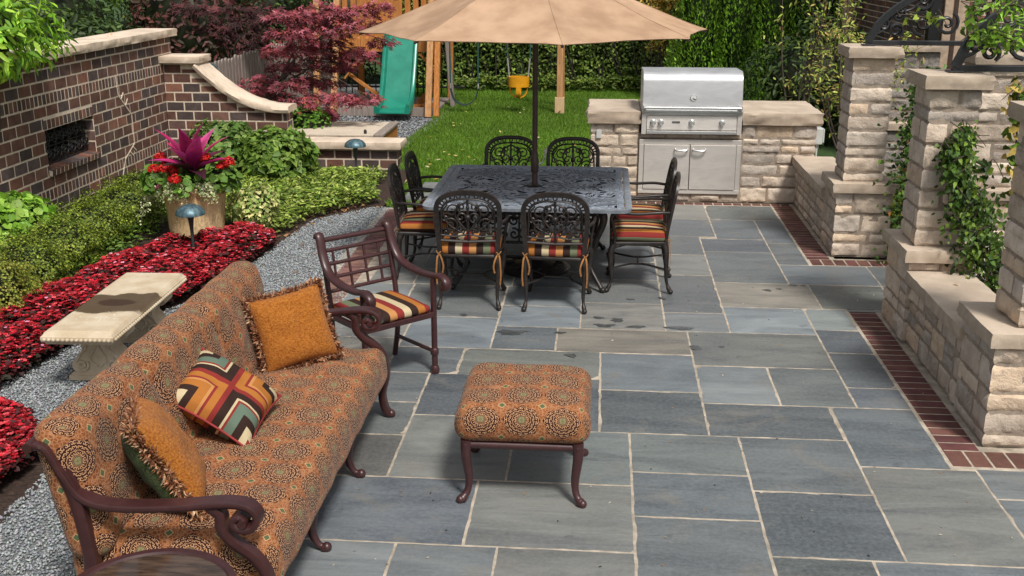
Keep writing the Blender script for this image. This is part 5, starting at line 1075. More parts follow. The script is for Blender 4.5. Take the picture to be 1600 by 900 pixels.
# swings
MT['yellow'] = speckled('yellow_plastic', (.72, .32, .012), .4, amt=.12); MT['rope'] = speckled('green_rope', (.02, .075, .065), .7); MT['chain'] = speckled('pale_chain', (.5, .5, .47), .4, .6)
sx_, sy_ = -1.42, 18.5
w = thing('bucket_swing', 'yellow plastic baby bucket swing hanging from the play set beam', 'swing', (sx_, sy_, .25)); b = MB()
ringp = [(.165*math.cos(a), .13*math.sin(a), 0) for a in [2*PI*i/20 for i in range(20)]]; b.sweep([(x, y, .27) for x, y, _ in ringp], [(-.012, -.085), (.012, -.085), (.016, .085), (-.016, .085)], up=(0, 0, 1), closed=True)
b.sweep(curve([(-.155, 0, .2), (-.12, 0, .06), (0, 0, .0), (.12, 0, .06), (.155, 0, .2)], 5), [(-.01, -.02), (.01, -.02), (.01, .02), (-.01, .02)], up=(0, 1, 0)); b.sweep(curve([(0, -.135, .2), (0, -.12, .06), (0, 0, .0), (0, .12, .06), (0, .135, .2)], 5), [(-.012, -.035), (.012, -.035), (.012, .035), (-.012, .035)], up=(1, 0, 0)); b.build('bucket_seat', MT['yellow'], w, smooth=50)
for s in (-1, 1):
    b = MB(); b.tube([(s*.155, 0, .30), (s*.19, 0, .66)], .014, 6); b.build('chain', MT['chain'], w); b = MB(); b.tube([(s*.19, 0, .66), (s*.22, 0, 2.30)], .012, 6); b.build('rope', MT['rope'], w)
w = thing('belt_swing', 'dark belt swing on green ropes hanging beside the yellow bucket swing', 'swing', (-2.35, 18.5, .12)); b = MB(); b.sweep(curve([(-.24, 0, .28), (-.17, 0, .08), (0, 0, .0), (.17, 0, .08), (.24, 0, .28)], 6), [(-.006, -.07), (.006, -.07), (.006, .07), (-.006, .07)], up=(0, 1, 0)); b.build('belt_seat', speckled('dark_rubber', (.02, .04, .045), .6), w, smooth=60)
for s in (-1, 1): b = MB(); b.tube([(s*.24, 0, .28), (s*.235, 0, .36)], .018, 6); b.build('chain', MT['chain'], w); b = MB(); b.tube([(s*.235, 0, .36), (s*.25, 0, 2.43)], .013, 6); b.build('rope', MT['rope'], w)
# sand box with a slatted lid
sb = thing('sandbox', 'low wooden sandbox with pale boarded lid behind the low brick wall', 'sandbox', (-3.6, 14.3, 0)); b = MB()
b.span((-4.42, 13.75, 0), (-2.82, 13.80, .33)); b.span((-4.42, 14.75, 0), (-2.82, 14.80, .33)); b.span((-4.42, 13.801, 0), (-4.37, 14.749, .33)); b.span((-2.87, 13.801, 0), (-2.82, 14.749, .33)); b.build('box_side', MT['cedar'], sb, bevel=.006, world=True)
b = MB(); [b.span((-4.46, 13.70+k*.19, .335), (-2.93, 13.88+k*.19, .365)) for k in range(6)]; b.build('lid', MT['cream_wood'], sb, bevel=.006, world=True); b = MB(); b.span((-2.925, 13.70, .335), (-2.80, 14.84, .37)); b.build('lid_end_board', MT['greywood'], sb, bevel=.006, world=True)
b = MB(); b.lathe([(.018, .36), (.022, .40), (.01, .42), (0, .42)], 10, (-3.05, 13.78, 0)); b.build('hasp', MT['black'], sb, world=True)
# fences
fn = thing('picket_fence', 'weathered grey picket fence with rounded tops running behind the red maple', 'fence', (-4.95, 16, 0)); A, B_ = Vector((-5.0, 13.75, 0)), Vector((-5.0, 19.6, 0)); D_ = (B_-A).normalized(); n = int((B_-A).length/.13); b = MB(); rf = random.Random(3)
for i in range(n):
    c = A+D_*(i*.13); h = 1.22+rf.uniform(-.02, .02); ang = math.atan2(D_.y, D_.x); b.box((c.x, c.y, h/2), (.10, .02, h), Matrix.Rotation(ang, 3, 'Z')); b.tube([c+Vector((.011, 0, h)), c+Vector((-.011, 0, h))], .05, 12)
b.build('pickets', MT['greywood'], fn, world=True); b = MB(); [b.beam(A+Vector((-.04, 0, z)), B_+Vector((-.04, 0, z)), .04, .09) for z in (.35, .95)]; b.build('rail', MT['greywood'], fn, world=True)
for q in (A+Vector((0, -.12, 0)), B_): b = MB(); b.span((q.x-.055, q.y-.055, 0), (q.x+.055, q.y+.055, 1.2)); p_ = b.build('post', MT['greywood'], fn, bevel=.006, world=True); b = MB(); b.add([(q.x-.09, q.y-.09, 1.2), (q.x+.09, q.y-.09, 1.2), (q.x+.09, q.y+.09, 1.2), (q.x-.09, q.y+.09, 1.2), (q.x, q.y, 1.29)], [(3, 2, 1, 0), (0, 1, 4), (1, 2, 4), (2, 3, 4), (3, 0, 4)]); b.build('post_cap', MT['copper'], fn, world=True)
fi = thing('iron_fence', 'black iron railing fence with closely spaced bars behind the play set', 'fence', (-6, 20.6, 0)); b = MB(); [b.span((-11+k*.115, 20.6, 0), (-10.98+k*.115, 20.62, 1.5)) for k in range(72)]; b.build('bars', MT['iron'], fi, world=True); b = MB(); [b.span((-11, 20.57, z), (-2.6, 20.65, z+.03)) for z in (.15, 1.3)]; b.build('rail', MT['iron'], fi, world=True)
# brick house at the far right, with a dark downspout and a stone doorway
hs = thing('brick_house', 'corner of a dark brick house behind the iron arbor', 'house', (4.6, 14.4, 0)); b = MB(); b.span((3.98, 14.2, 0), (9, 20, 4)); b.build('wall_core', MT['mortar'], hs, world=True)
b = MB(); bricks(b, (3.98, 20, 0), (0, -1, 0), (-1, 0, 0), 5.8, 4.0, L=.22, H=.085, g=.010, rng=random.Random(77)); bricks(b, (4.46, 14.2, 0), (1, 0, 0), (0, -1, 0), 4.5, 4.0, L=.22, H=.085, g=.010, rng=random.Random(78)); b.build('wall', MT['brick'], hs, world=True)
b = MB(); b.span((3.985, 14.05, 0), (4.12, 14.198, 4)); b.build('downspout', MT['black'], hs, bevel=.01, world=True)
b = MB(); b.span((4.16, 14.08, 0), (4.45, 14.199, 4)); b.build('door_surround', speckled('door_stone', (.42, .31, .22), .8), hs, bevel=.01, world=True); b = MB(); b.span((4.27, 14.065, .9), (4.32, 14.079, 2.9)); b.build('carved_slot', speckled('dark_slot', (.06, .035, .025), .9), hs, world=True)

# ------------------------------------------------------------------ wrought iron arbor on the piers
MT['wrought'] = speckled('wrought_iron', (.022, .023, .026), .38, scale=40, amt=.3, bump=.2, spec=.5)
def arbor(name, label, x0, x1, y, z, H, loc):
    t = thing(name, label, 'iron arbor', (x0, y, z)); W = x1-x0; mid = (x0+x1)/2
    b = MB(); b.beam((x0-.02, y, z+.025), (x1+.02, y, z+.025), .045, .04); [b.span((x-.05, y-.05, z), (x+.05, y+.05, z+.012)) for x in (x0, x1)]; b.build('base_bar', MT['wrought'], t, bevel=.003, world=True)
    b = MB(); b.span((x1-.03, y-.03, 0), (x1+.03, y+.03, z-.002)); b.build('post', MT['wrought'], t, bevel=.003, world=True)
    b = MB(); arc = [(x0+W*f, y, z+.03+H*(1-abs(2*f-1)**1.9)**.62) for f in [i/30 for i in range(31)]]; b.sweep(arc, [(-.028, -.026), (.028, -.026), (.028, .026), (-.028, .026)], up=(0, 1, 0)); b.build('arch_bar', MT['wrought'], t, bevel=.003, world=True)
    for s in (-1, 1):
        b = MB()
        for (u, w_, r0, r1, a0, tn) in ((.30, .14, .012, .11, .3, 1.7), (.15, .075, .010, .065, 2.2, -1.5), (.16, .20, .010, .060, 4.0, 1.5), (.30, .32, .012, .085, 1.2, -1.6), (.44, .13, .012, .10, 3.6, 1.6), (.62, .20, .012, .12, 1.0, 1.6), (.55, .36, .012, .09, 2.0, -1.5), (.78, .30, .012, .12, 4.0, -1.6), (.70, .06, .010, .06, 2.5, 1.4), (.08, .12, .01, .05, 0, 1.3)):
            b.tube([(x0+q if s < 0 else x1-q, y, z+.05+v) for q, v in spiral((u*1.45, w_*1.05), r0, r1, a0, tn)], .0155, 6)
        b.tube([((x0+q) if s < 0 else (x1-q), y, z+.05+v) for q, v in [(p.x, p.y) for p in curve([(.04, .04, 0), (.14, .10, 0), (.20, .22, 0), (.34, .26, 0), (.46, .38, 0)], 5)]], .012, 6)
        b.build('scrollwork', MT['wrought'], t, smooth=60, world=True)
    return t
arbor('iron_arbor', 'black wrought iron scroll arch resting on the far pier by the arborvitae', 2.26, 4.30, 9.70, 1.842, .54, None)
arbor('iron_arbor', 'black wrought iron scroll arch on top of the vine-covered pier', 2.34, 4.34, 7.55, 1.842, .60, None)
t = thing('arbor_side_rail', 'black iron rails joining the tops of the two arbor arches', 'iron arbor', (3.1, 8.7, 1.85)); b = MB()
for x, dz in ((3.30, .52), (2.80, .40), (3.7, .46)): b.beam((x, 7.55, 1.87+dz+.08), (x, 9.70, 1.87+dz), .03, .03)
for k in range(5): b.tube([(3.30+.16*math.cos(a), 7.8+.42*k, 2.43+.06*math.sin(a)) for a in [2*PI*i/14 for i in range(14)]], .008, 6, True)
b.build('top_rail', MT['wrought'], t, world=True)
# ------------------------------------------------------------------ planting
def uni(n, poly):
    p = np.array(poly); out = np.zeros((0, 2))
    while len(out) < n:
        q = np.stack([RNG.uniform(p[:, 0].min(), p[:, 0].max(), n), RNG.uniform(p[:, 1].min(), p[:, 1].max(), n)], 1); out = np.concatenate([out, q[inpoly(q, poly)]])
    return out[:n]
def edge_dist(P, poly):
    d = np.full(len(P), 9.0); n = len(poly)
    for i in range(n):
        a, b = np.array(poly[i]), np.array(poly[(i+1) % n]); t = np.clip(((P-a)@(b-a))/((b-a)@(b-a)), 0, 1); d = np.minimum(d, np.linalg.norm(P-a-t[:, None]*(b-a), axis=1))
    return d
def cover(name, poly, nl, h, size, cols, shape='leaf', wr=.5, k=5.0, flowers=None, label=None, base=.02, mat='leaf', var=.22, low=()):
    def dip(P):
        k_ = np.ones(len(P))
        for (a, b, c) in low: k_ = np.minimum(k_, np.clip(np.hypot(P[:, 0]-a, P[:, 1]-b)/c, .12, 1))
        return k_
    xy = uni(nl, poly); ed = np.clip(edge_dist(xy, poly)/.16, 0, 1)**.6; P3 = np.stack([xy[:, 0], xy[:, 1], np.zeros(nl)], 1); q = clump_noise(P3, k, 2.0)*.7+clump_noise(P3, k*3.1, 5.0)*.6
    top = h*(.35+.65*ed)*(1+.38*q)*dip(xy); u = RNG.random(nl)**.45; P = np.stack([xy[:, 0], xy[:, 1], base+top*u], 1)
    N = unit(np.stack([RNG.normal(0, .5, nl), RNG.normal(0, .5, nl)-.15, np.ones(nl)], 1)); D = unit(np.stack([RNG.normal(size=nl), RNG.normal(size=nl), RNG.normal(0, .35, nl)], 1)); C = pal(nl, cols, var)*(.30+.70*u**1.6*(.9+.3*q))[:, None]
    lv = Leaves().add(P, D, N, size*(.65+.7*RNG.random(nl)), size*wr, C, shape)
    if flowers:
        for (nf, fs, fc, lift) in flowers:
            xy = uni(nf, poly); ed = np.clip(edge_dist(xy, poly)/.16, 0, 1)**.6; X3 = np.stack([xy[:, 0], xy[:, 1], np.zeros(nf)], 1); q = clump_noise(X3, k, 2.0)*.7+clump_noise(X3, k*3.1, 5.0)*.6; keepf = RNG.random(nf) < np.clip(.9+.9*q, .2, 1); xy, ed, q = xy[keepf], ed[keepf], q[keepf]; nf = len(xy); z = base+h*(.35+.65*ed)*(1+.38*q)*dip(xy)*(.66+.42*RNG.random(nf))+lift
            c = pal(nf, fc, .25); P = np.stack([xy[:, 0], xy[:, 1], z], 1); C0 = np.repeat(c, 4, 0)*(1+RNG.normal(0, .12, (nf*4, 1))); N0 = np.repeat(unit(rdir(nf)*.6+np.array([.15, -.3, 1])), 4, 0); a = np.repeat(RNG.uniform(0, 6.28, nf), 4)+np.tile([0, 1.57, 3.14, 4.71], nf)
            lv.add(np.repeat(P, 4, 0), np.stack([np.cos(a), np.sin(a), np.full(nf*4, .15)], 1), N0, fs*(.7+.5*RNG.random(nf*4)), fs*.85, np.clip(C0, 0, 1), 'oval', .1, .1)
    return tag(lv.build(name, MT[mat]), kind='stuff')
BEG = [(-3.69, 6.0), (-3.62, 6.75), (-3.22, 7.72), (-3.05, 8.8), (-2.98, 9.45), (-3.06, 9.72), (-3.3, 9.72), (-3.62, 9.42), (-3.95, 9.30), (-4.15, 8.8), (-4.2, 8.2), (-4.28, 7.6), (-4.3, 7.0), (-4.25, 6.4), (-4.1, 5.75), (-3.9, 5.6)]
RC = [(.43, .009, .022), (.32, .006, .015), (.54, .02, .036), (.20, .005, .011), (.60, .085, .10)]
BL = [(.07, .012, .014), (.045, .014, .012), (.10, .02, .02), (.03, .03, .012)]
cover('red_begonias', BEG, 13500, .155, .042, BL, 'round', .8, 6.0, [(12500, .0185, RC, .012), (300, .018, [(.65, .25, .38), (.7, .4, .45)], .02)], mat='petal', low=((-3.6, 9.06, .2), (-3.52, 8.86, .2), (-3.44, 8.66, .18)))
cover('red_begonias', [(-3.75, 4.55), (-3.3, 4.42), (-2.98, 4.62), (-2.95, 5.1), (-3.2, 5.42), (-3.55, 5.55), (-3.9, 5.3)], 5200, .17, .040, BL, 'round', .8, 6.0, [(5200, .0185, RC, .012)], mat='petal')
GL = [(.10, .20, .03), (.07, .15, .022), (.14, .26, .045), (.05, .11, .018)]
cover('pachysandra', [(-2.40, 11.35), (-2.62, 12.2), (-2.55, 12.75), (-3.7, 12.85), (-5.0, 13.1), (-4.6, 11.6), (-4.3, 10.5), (-3.6, 10.15), (-3.22, 9.85), (-3.06, 9.9), (-2.98, 10.55), (-2.70, 11.0)], 15000, .14, .058, [(.16, .26, .04), (.11, .20, .03), (.24, .35, .08), (.06, .13, .02), (.28, .38, .12)], 'leaf', .42, 5.0)
cover('low_ground_cover', [(-5.4, 6.6), (-4.3, 6.6), (-4.25, 8.5), (-4.2, 9.3), (-4.3, 10.6), (-4.9, 12.9), (-5.4, 13.1)], 9000, .12, .045, GL, 'leaf', .5, 4.0)
cover('back_ground_cover', [(2.55, 10.2), (4.3, 10.2), (4.3, 13.2), (2.5, 12.9)], 2600, .18, .06, [(.05, .11, .02), (.03, .07, .015), (.12, .06, .02)], 'leaf', .5)

def shrub(name, label, c, r, n, size, cols, shape='oval', wr=.55, group=None, mat='leaf', stem=True, cat='shrub', **k):
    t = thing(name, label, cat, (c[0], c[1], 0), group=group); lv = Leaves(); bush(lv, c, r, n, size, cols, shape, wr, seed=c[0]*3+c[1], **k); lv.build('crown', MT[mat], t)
    if stem:
        b = MB(); 
        for q in range(4): a = q*1.57+.4; b.tube([(.02*math.cos(a), .02*math.sin(a), -.02), (r[0]*.3*math.cos(a), r[1]*.3*math.sin(a), max(.06, c[2]*.9))], [.018, .01], 6)
        b.build('stem', MT['bark'], t, smooth=60)
    return t
MT['bark'] = speckled('bark', (.085, .065, .05), .9, scale=25, amt=.4, bump=.6, bd=.01); MT['darkbark'] = speckled('dark_bark', (.04, .03, .026), .9, scale=25, amt=.4, bump=.6, bd=.01)
BX = [(.11, .175, .022), (.08, .135, .018), (.16, .22, .035), (.045, .085, .014)]; BXY = [(.15, .19, .03), (.19, .21, .05), (.10, .15, .025)]
for i, (x, y, r, h, lab) in enumerate([(-4.72, 6.55, .46, .38, 'clipped green boxwood cut by the left picture edge behind the red begonias'), (-4.55, 7.25, .44, .40, 'boxwood mound with yellowing tips at the left, behind the far end of the begonias'), (-4.62, 7.95, .42, .38, 'round boxwood mound third along the row, between the yellowing mound and the wall bottom'), (-4.68, 8.65, .42, .37, 'boxwood mound in the middle of the row under the alcove'),
        (-4.72, 9.35, .42, .36, 'boxwood mound just left of the flowerpot and beneath the sill'), (-4.72, 10.05, .42, .36, 'boxwood mound touching the left side of the flowerpot'), (-4.80, 10.75, .40, .36, 'boxwood mound behind the flowerpot\'s left side, last of the row')]):
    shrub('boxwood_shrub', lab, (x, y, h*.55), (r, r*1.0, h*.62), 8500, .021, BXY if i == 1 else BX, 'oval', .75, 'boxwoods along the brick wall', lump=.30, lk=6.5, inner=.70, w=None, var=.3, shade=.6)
shrub('broadleaf_shrub', 'bright green round-leaved shrub against the brick wall at the left edge', (-5.12, 8.75, .32), (.30, .55, .30), 900, .075, [(.16, .33, .045), (.11, .26, .03), (.22, .40, .08)], 'round', .95, lump=.2)
shrub('hydrangea_shrub', 'rounded green hydrangea shrub in front of the low end of the curved wall', (-3.80, 12.35, .30), (.46, .44, .34), 2100, .075, [(.085, .17, .03), (.06, .13, .025), (.13, .22, .05)], 'heart', .8, lump=.15)
shrub('hydrangea_shrub', 'loose leafy shrub behind the flowerpot and under the curved coping', (-4.50, 12.5, .33), (.46, .45, .38), 1900, .072, [(.07, .15, .035), (.05, .11, .025), (.12, .20, .06)], 'heart', .8, lump=.2)
shrub('leafy_shrub', 'green shrub peeping over the low end of the curved wall beside the sandbox', (-3.95, 14.35, .35), (.32, .28, .30), 650, .08, [(.10, .24, .03), (.07, .18, .03)], 'leaf', .5)
shrub('ivy_plant', 'trailing variegated ivy spilling over the right of the flowerpot', (-3.34, 10.05, .24), (.24, .30, .22), 1500, .035, [(.22, .30, .11), (.12, .22, .05), (.42, .46, .24)], 'heart', .8, cat='plant', lump=.25)

# the flowerpot's planting
px_, py_ = PC
t = thing('cordyline_plant', 'magenta and purple strap-leaved cordyline rising from the middle of the flowerpot', 'plant', (px_, py_, .48)); lv = Leaves(); rc = random.Random(12)
for i in range(21):
    a = i*2.4+rc.uniform(-.3, .3); inn = i/30; el = math.radians(82-76*inn+rc.uniform(-8, 8)); L = .50-.10*inn+rc.uniform(-.05, .08); d = Vector((math.cos(a)*math.cos(el), math.sin(a)*math.cos(el), math.sin(el)))
    col = rc.choice([(.62, .04, .24), (.68, .09, .30), (.48, .03, .17), (.14, .025, .055)]) if inn < .5 else rc.choice([(.075, .014, .032), (.11, .02, .05), (.055, .018, .022), (.30, .025, .11), (.16, .03, .06)])
    ps_ = [Vector((0, 0, .56+.08*(1-inn)))+d*L*s+Vector((math.cos(a)*.10*s*s, math.sin(a)*.10*s*s, -(.06+.24*inn)*s*s)) for s in [k/6 for k in range(7)]]; wd = [.016, .046, .072, .076, .062, .034, .001]; n_ = d.cross(Vector((0, 0, 1))).normalized(); upn = n_.cross(d).normalized(); vs = []
    for p, w in zip(ps_, wd): vs += [p+n_*w+upn*w*.35+Vector((px_, py_, 0)), p+Vector((px_, py_, 0)), p-n_*w+upn*w*.35+Vector((px_, py_, 0))]
    fs = []
    for k in range(6): fs += [(3*k, 3*k+1, 3*k+4, 3*k+3), (3*k+1, 3*k+2, 3*k+5, 3*k+4)]
    cc = []
    for k in range(7): f_ = k/6; e = [min(1, v*(.28+1.05*f_)*rc.uniform(.8, 1.25)) for v in col]; d_ = [v*.55 for v in e]; cc += [e, d_, [v*.85 for v in e]]
    lv.mesh(vs, fs, cc)
lv.build('foliage', MT['petal'], t); b = MB(); b.tube([(0, 0, 0), (0, 0, .2)], .02, 8); b.build('stem', MT['bark'], t)
ger = [(-.22, -.12, .64, 'red geranium in the flowerpot\'s left front'), (.02, -.22, .61, 'red geranium at the front centre of the flowerpot under the cordyline'), (.26, -.05, .68, 'red geranium at the right of the flowerpot'), (-.34, .10, .66, 'red geranium leaning out over the flowerpot\'s far left'), (.05, .15, .66, 'red geranium at the back of the flowerpot behind the cordyline')]
for i, (dx, dy, z, lab) in enumerate(ger):
    t = thing('geranium_plant', lab, 'plant', (px_+dx*.6, py_+dy*.6, .49), group='geraniums in the flowerpot'); lv = Leaves(); c = np.array([px_+dx, py_+dy, z-.10]); bush(lv, c, (.20, .20, .13), 230, .065, [(.06, .14, .025), (.09, .19, .035), (.045, .105, .02)], 'round', .95, corek=.5, zmin=.50, seed=i); lv.build('foliage', MT['leaf'], t)
    for j in range(2):
        a = rc.uniform(0, 6.28); rr0 = rc.uniform(.05, .2); f = Vector((c[0]+rr0*math.cos(a), c[1]-abs(rr0*math.sin(a))*.9, c[2]+.10+rc.uniform(-.02, .10))); lv = Leaves(); n = 170; d = rdir(n); d[:, 2] = np.abs(d[:, 2])*.9-.15; d = unit(d); lv.add(np.array(f)+d*RNG.uniform(.03, .062, (n, 1)), np.cross(d, rdir(n)), d+rdir(n)*.4, .021, .017, pal(n, [(.50, .012, .012), (.62, .03, .02), (.36, .006, .01)], .2), 'round', .1, .1); h = lv.build('flower_head', MT['petal'], t); b = MB(); b.tube([(0, 0, .02), tuple(f-Vector((px_+dx*.6, py_+dy*.6, .49)))], .004, 5); b.build('stalk', MT['leaf_stem'] if 'leaf_stem' in MT else MT['bark'], t)
t = thing('trailing_plant', 'pale variegated trailing plant hanging over the left rim of the flowerpot', 'plant', (px_-.2, py_-.1, .43)); lv = Leaves()
for i in range(30):
    a = rc.uniform(2.3, 5.6); r0 = .24; p0 = Vector((px_+r0*math.cos(a), py_+r0*math.sin(a), .53)); l = rc.uniform(.15, .45) if a < 3.9 else rc.uniform(.05, .16); pts = curve([p0, p0+Vector((.10*math.cos(a), .10*math.sin(a), .03)), p0+Vector((.16*math.cos(a)-(.3*l if a < 3.9 else 0), .16*math.sin(a)-.08*l, -l*.75))], 12); n = len(pts)*4
    P = np.array([tuple(p) for p in pts]).repeat(4, 0)+RNG.normal(0, .012, (n, 3)); lv.add(P, rdir(n), unit(rdir(n)+np.array([.1, -.6, .6])), .024, .02, pal(n, [(.50, .52, .30), (.30, .38, .14), (.62, .60, .40)], .15), 'oval', .2, .1)
lv.build('foliage', MT['leaf_matte'], t)

# Japanese maples
def maple(label, base, tips, cols, per, size, Yr, seed, shade=.5, disc=.30):
    rm = random.Random(seed); t = thing('japanese_maple', label, 'tree', base, group=None); lv = Leaves(); b = MB(); B = Vector(base); forks = []
    for k in range(4): a = k*1.6+.5; forks.append(B+Vector((.16*math.cos(a), .12*math.sin(a), .5+.12*k)))
    for k, f in enumerate(forks): b.tube(curve([B+Vector((0, 0, -.03)), B+(f-B)*.5+Vector((.03, .02, 0)), f], 4), [.038, .034, .03, .028, .027, .025, .024, .022, .021][:9], 7)
    cs = []
    for (px, py) in tips:
        c = atY(px, py, rm.uniform(*Yr)); c.z = max(c.z, .42); cs.append(c)
    hubs = []; order = sorted(cs, key=lambda q: (round(q.z/.5), q.x))
    for k in range(0, len(order), 5):
        g_ = order[k:k+5]; m_ = sum(g_, Vector((0, 0, 0)))/len(g_); f = min(forks, key=lambda q: (q-m_).length); h = f.lerp(m_, .62)+Vector((rm.uniform(-.06, .06), rm.uniform(-.06, .06), rm.uniform(-.02, .08))); e = f.lerp(h, .5)+Vector((rm.uniform(-.14, .14), rm.uniform(-.08, .08), rm.uniform(-.02, .12)))
        pts = curve([f, e, h], 6); n_ = len(pts); b.tube(pts, [.020-.010*i/n_ for i in range(n_)], 6); hubs += [(h, c) for c in g_]
    for (f, c) in hubs:
        m_ = f.lerp(c, .55)+Vector((rm.uniform(-.09, .09), rm.uniform(-.09, .09), rm.uniform(.0, .12))); pts = curve([f, m_, c], 6); n_ = len(pts); b.tube(pts, [.009-.006*i/n_ for i in range(n_)], 5)
        out = (c-B); out.z = 0; out = out.normalized() if out.length > .01 else Vector((1, 0, 0)); n = int(per*rm.uniform(.7, 1.3)); th = RNG.uniform(0, 6.28, n); r = np.sqrt(RNG.random(n))*disc*rm.uniform(.8, 1.25); P = np.stack([c.x+r*np.cos(th), c.y+r*np.sin(th)*.9, c.z+RNG.normal(0, .035, n)-r*.35], 1)
        D = np.stack([np.cos(th)+out.x*.6, np.sin(th)+out.y*.6, RNG.normal(-.25, .25, n)], 1); N = unit(np.stack([RNG.normal(0, .35, n), RNG.normal(-.25, .35, n), np.ones(n)], 1)); hz = np.clip((P[:, 2]-c.z+.08)/.12, 0, 1); C = pal(n, cols, .22)*(1-shade+shade*hz)[:, None]*rm.uniform(.75, 1.2)
        lv.add(P, D, N, size*(.7+.6*RNG.random(n)), size*(.7+.6*RNG.random(n)), C, 'palm', .3, .25)
        for q in range(7): a = rm.uniform(0, 6.28); b.tube([pts[-3], c+Vector((disc*.8*math.cos(a), disc*.8*math.sin(a), -.05))], [.005, .002], 4)
    lv.build('crown', MT['leaf_matte'], t); b2 = MB(); b2.v = [(p[0]-B.x, p[1]-B.y, p[2]-B.z) for p in b.v]; b2.f, b2.c, b2.uv = b.f, b.c, b.uv; b2.build('trunk', MT['bark'], t, smooth=60); return t
tips_ = [(470, 18), (500, 8), (530, 15), (560, 12), (590, 5), (440, 20), (450, 45), (480, 40), (510, 45), (545, 38), (575, 30), (520, 62), (555, 60), (585, 58), (600, 62), (560, 78), (495, 70), (465, 72), (430, 75), (440, 100), (475, 98), (505, 95), (530, 100), (480, 122), (450, 128), (510, 125), (545, 122), (420, 120), (575, 112), (520, 145), (490, 148), (460, 152), (430, 145), (560, 160), (530, 168), (500, 172), (470, 172), (505, 188), (480, 190), (550, 178), (405, 140), (385, 128), (520, 25), (490, 25), (540, 80), (500, 82), (470, 55), (535, 150), (570, 150)]
drop = {(505, 95), (585, 58), (560, 115), (545, 122), (575, 112), (550, 178), (530, 168), (560, 160), (555, 60), (520, 145)}; tips = [q for q in tips_ if q not in drop]
maple('purple red Japanese maple with layered feathery leaves in front of the play set', (-4.55, 14.95, 0), tips, [(.46, .10, .14), (.36, .07, .09), (.56, .18, .22), (.25, .04, .05), (.46, .09, .08)], 105, .082, (14.2, 15.4), 3, disc=.24)
maple('thin darker red maple with bare twigs left of the large maple, behind the wall', (-5.35, 15.6, 0), [(335, 40), (355, 30), (375, 52), (400, 45), (395, 66), (385, 25), (365, 8), (425, 25), (385, 118), (360, 125), (350, 112), (415, 12), (300, 8)], [(.075, .024, .026), (.10, .03, .032), (.05, .022, .02), (.15, .04, .045)], 60, .10, (14.8, 16.0), 5, disc=.26)

# bright shrub over the wall, background evergreens
shrub('rhododendron_shrub', 'bright lime green broad-leaved shrub leaning over the left end of the brick wall', (-5.62, 9.40, 1.97), (.74, .80, .42), 2100, .115, [(.17, .36, .03), (.12, .29, .022), (.24, .43, .06), (.08, .20, .02)], 'leaf', .36, up=.6, lump=.22, corek=.6, shade=.55)
bg = [(-9.6, 12.6, 1.3, 2.2, 'dark evergreen beyond the wall behind the lime green shrub'), (-7.6, 15.0, 1.2, 1.7, 'dark green shrub behind the middle of the wall coping'), (-9.2, 17.2, 1.6, 2.7, 'tall dark evergreen far behind the long brick wall'), (-7.0, 18.4, 1.2, 2.5, 'dark purple-brown leaved shrub between the wall end and the thin maple'), (-6.2, 20.2, 1.0, 2.6, 'dark green shrub behind the picket fence'), (-11.6, 20, 2.0, 3.0, 'large dark tree crown at the far left'), (-8.3, 22.6, 1.7, 3.0, 'dark evergreen behind the iron fence at the left'), (-5.4, 23.0, 1.4, 2.6, 'dark evergreen behind the play set\'s left posts'), (-3.2, 23.3, 1.4, 2.6, 'dark evergreen behind the green slide')]
DK = [(.022, .05, .014), (.035, .07, .02), (.016, .034, .012), (.05, .09, .025)]
for i, (x, y, r, h, lab) in enumerate(bg): shrub('evergreen_shrub', lab, (x, y, h*.52), (r, r, h*.55), 3600, .12, DK if i != 3 else [(.06, .025, .025), (.035, .03, .02), (.09, .035, .035)], 'leaf', .45, lump=.22, lk=4, shade=.7)
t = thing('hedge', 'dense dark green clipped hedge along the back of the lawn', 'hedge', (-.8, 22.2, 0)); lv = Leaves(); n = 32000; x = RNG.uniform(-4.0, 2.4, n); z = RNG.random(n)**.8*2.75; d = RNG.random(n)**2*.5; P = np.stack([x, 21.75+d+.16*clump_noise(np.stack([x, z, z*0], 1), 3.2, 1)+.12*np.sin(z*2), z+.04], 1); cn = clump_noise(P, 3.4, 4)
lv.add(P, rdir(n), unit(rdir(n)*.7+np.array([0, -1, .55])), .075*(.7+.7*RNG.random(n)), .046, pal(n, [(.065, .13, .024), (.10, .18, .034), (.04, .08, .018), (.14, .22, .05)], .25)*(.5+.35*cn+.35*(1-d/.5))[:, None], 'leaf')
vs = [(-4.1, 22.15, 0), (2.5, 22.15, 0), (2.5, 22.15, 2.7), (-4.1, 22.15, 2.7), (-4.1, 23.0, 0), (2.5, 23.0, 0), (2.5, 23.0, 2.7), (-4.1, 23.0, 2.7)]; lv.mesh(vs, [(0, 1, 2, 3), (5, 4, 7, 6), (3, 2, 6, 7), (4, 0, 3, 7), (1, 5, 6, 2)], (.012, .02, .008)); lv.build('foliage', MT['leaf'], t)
b = MB(); rh = random.Random(9)
for k in range(14):
    b = MB(); x = -2.9+k*.36+rh.uniform(-.1, .1); [b.tube([(x, 21.9, 0), (x+rh.uniform(-.35, .35), 21.62+rh.uniform(0, .15), rh.uniform(.5, 1.0))], [.022, .010], 5) for q in range(2)]; b.build('stem', MT['darkbark'], t, world=True)
cover('hedge_foot_plants', [(-3.0, 21.3), (1.4, 21.3), (1.4, 21.8), (-3.0, 21.8)], 1800, .30, .10, [(.09, .17, .03), (.06, .12, .02), (.15, .22, .05)], 'leaf', .5, 3.0)
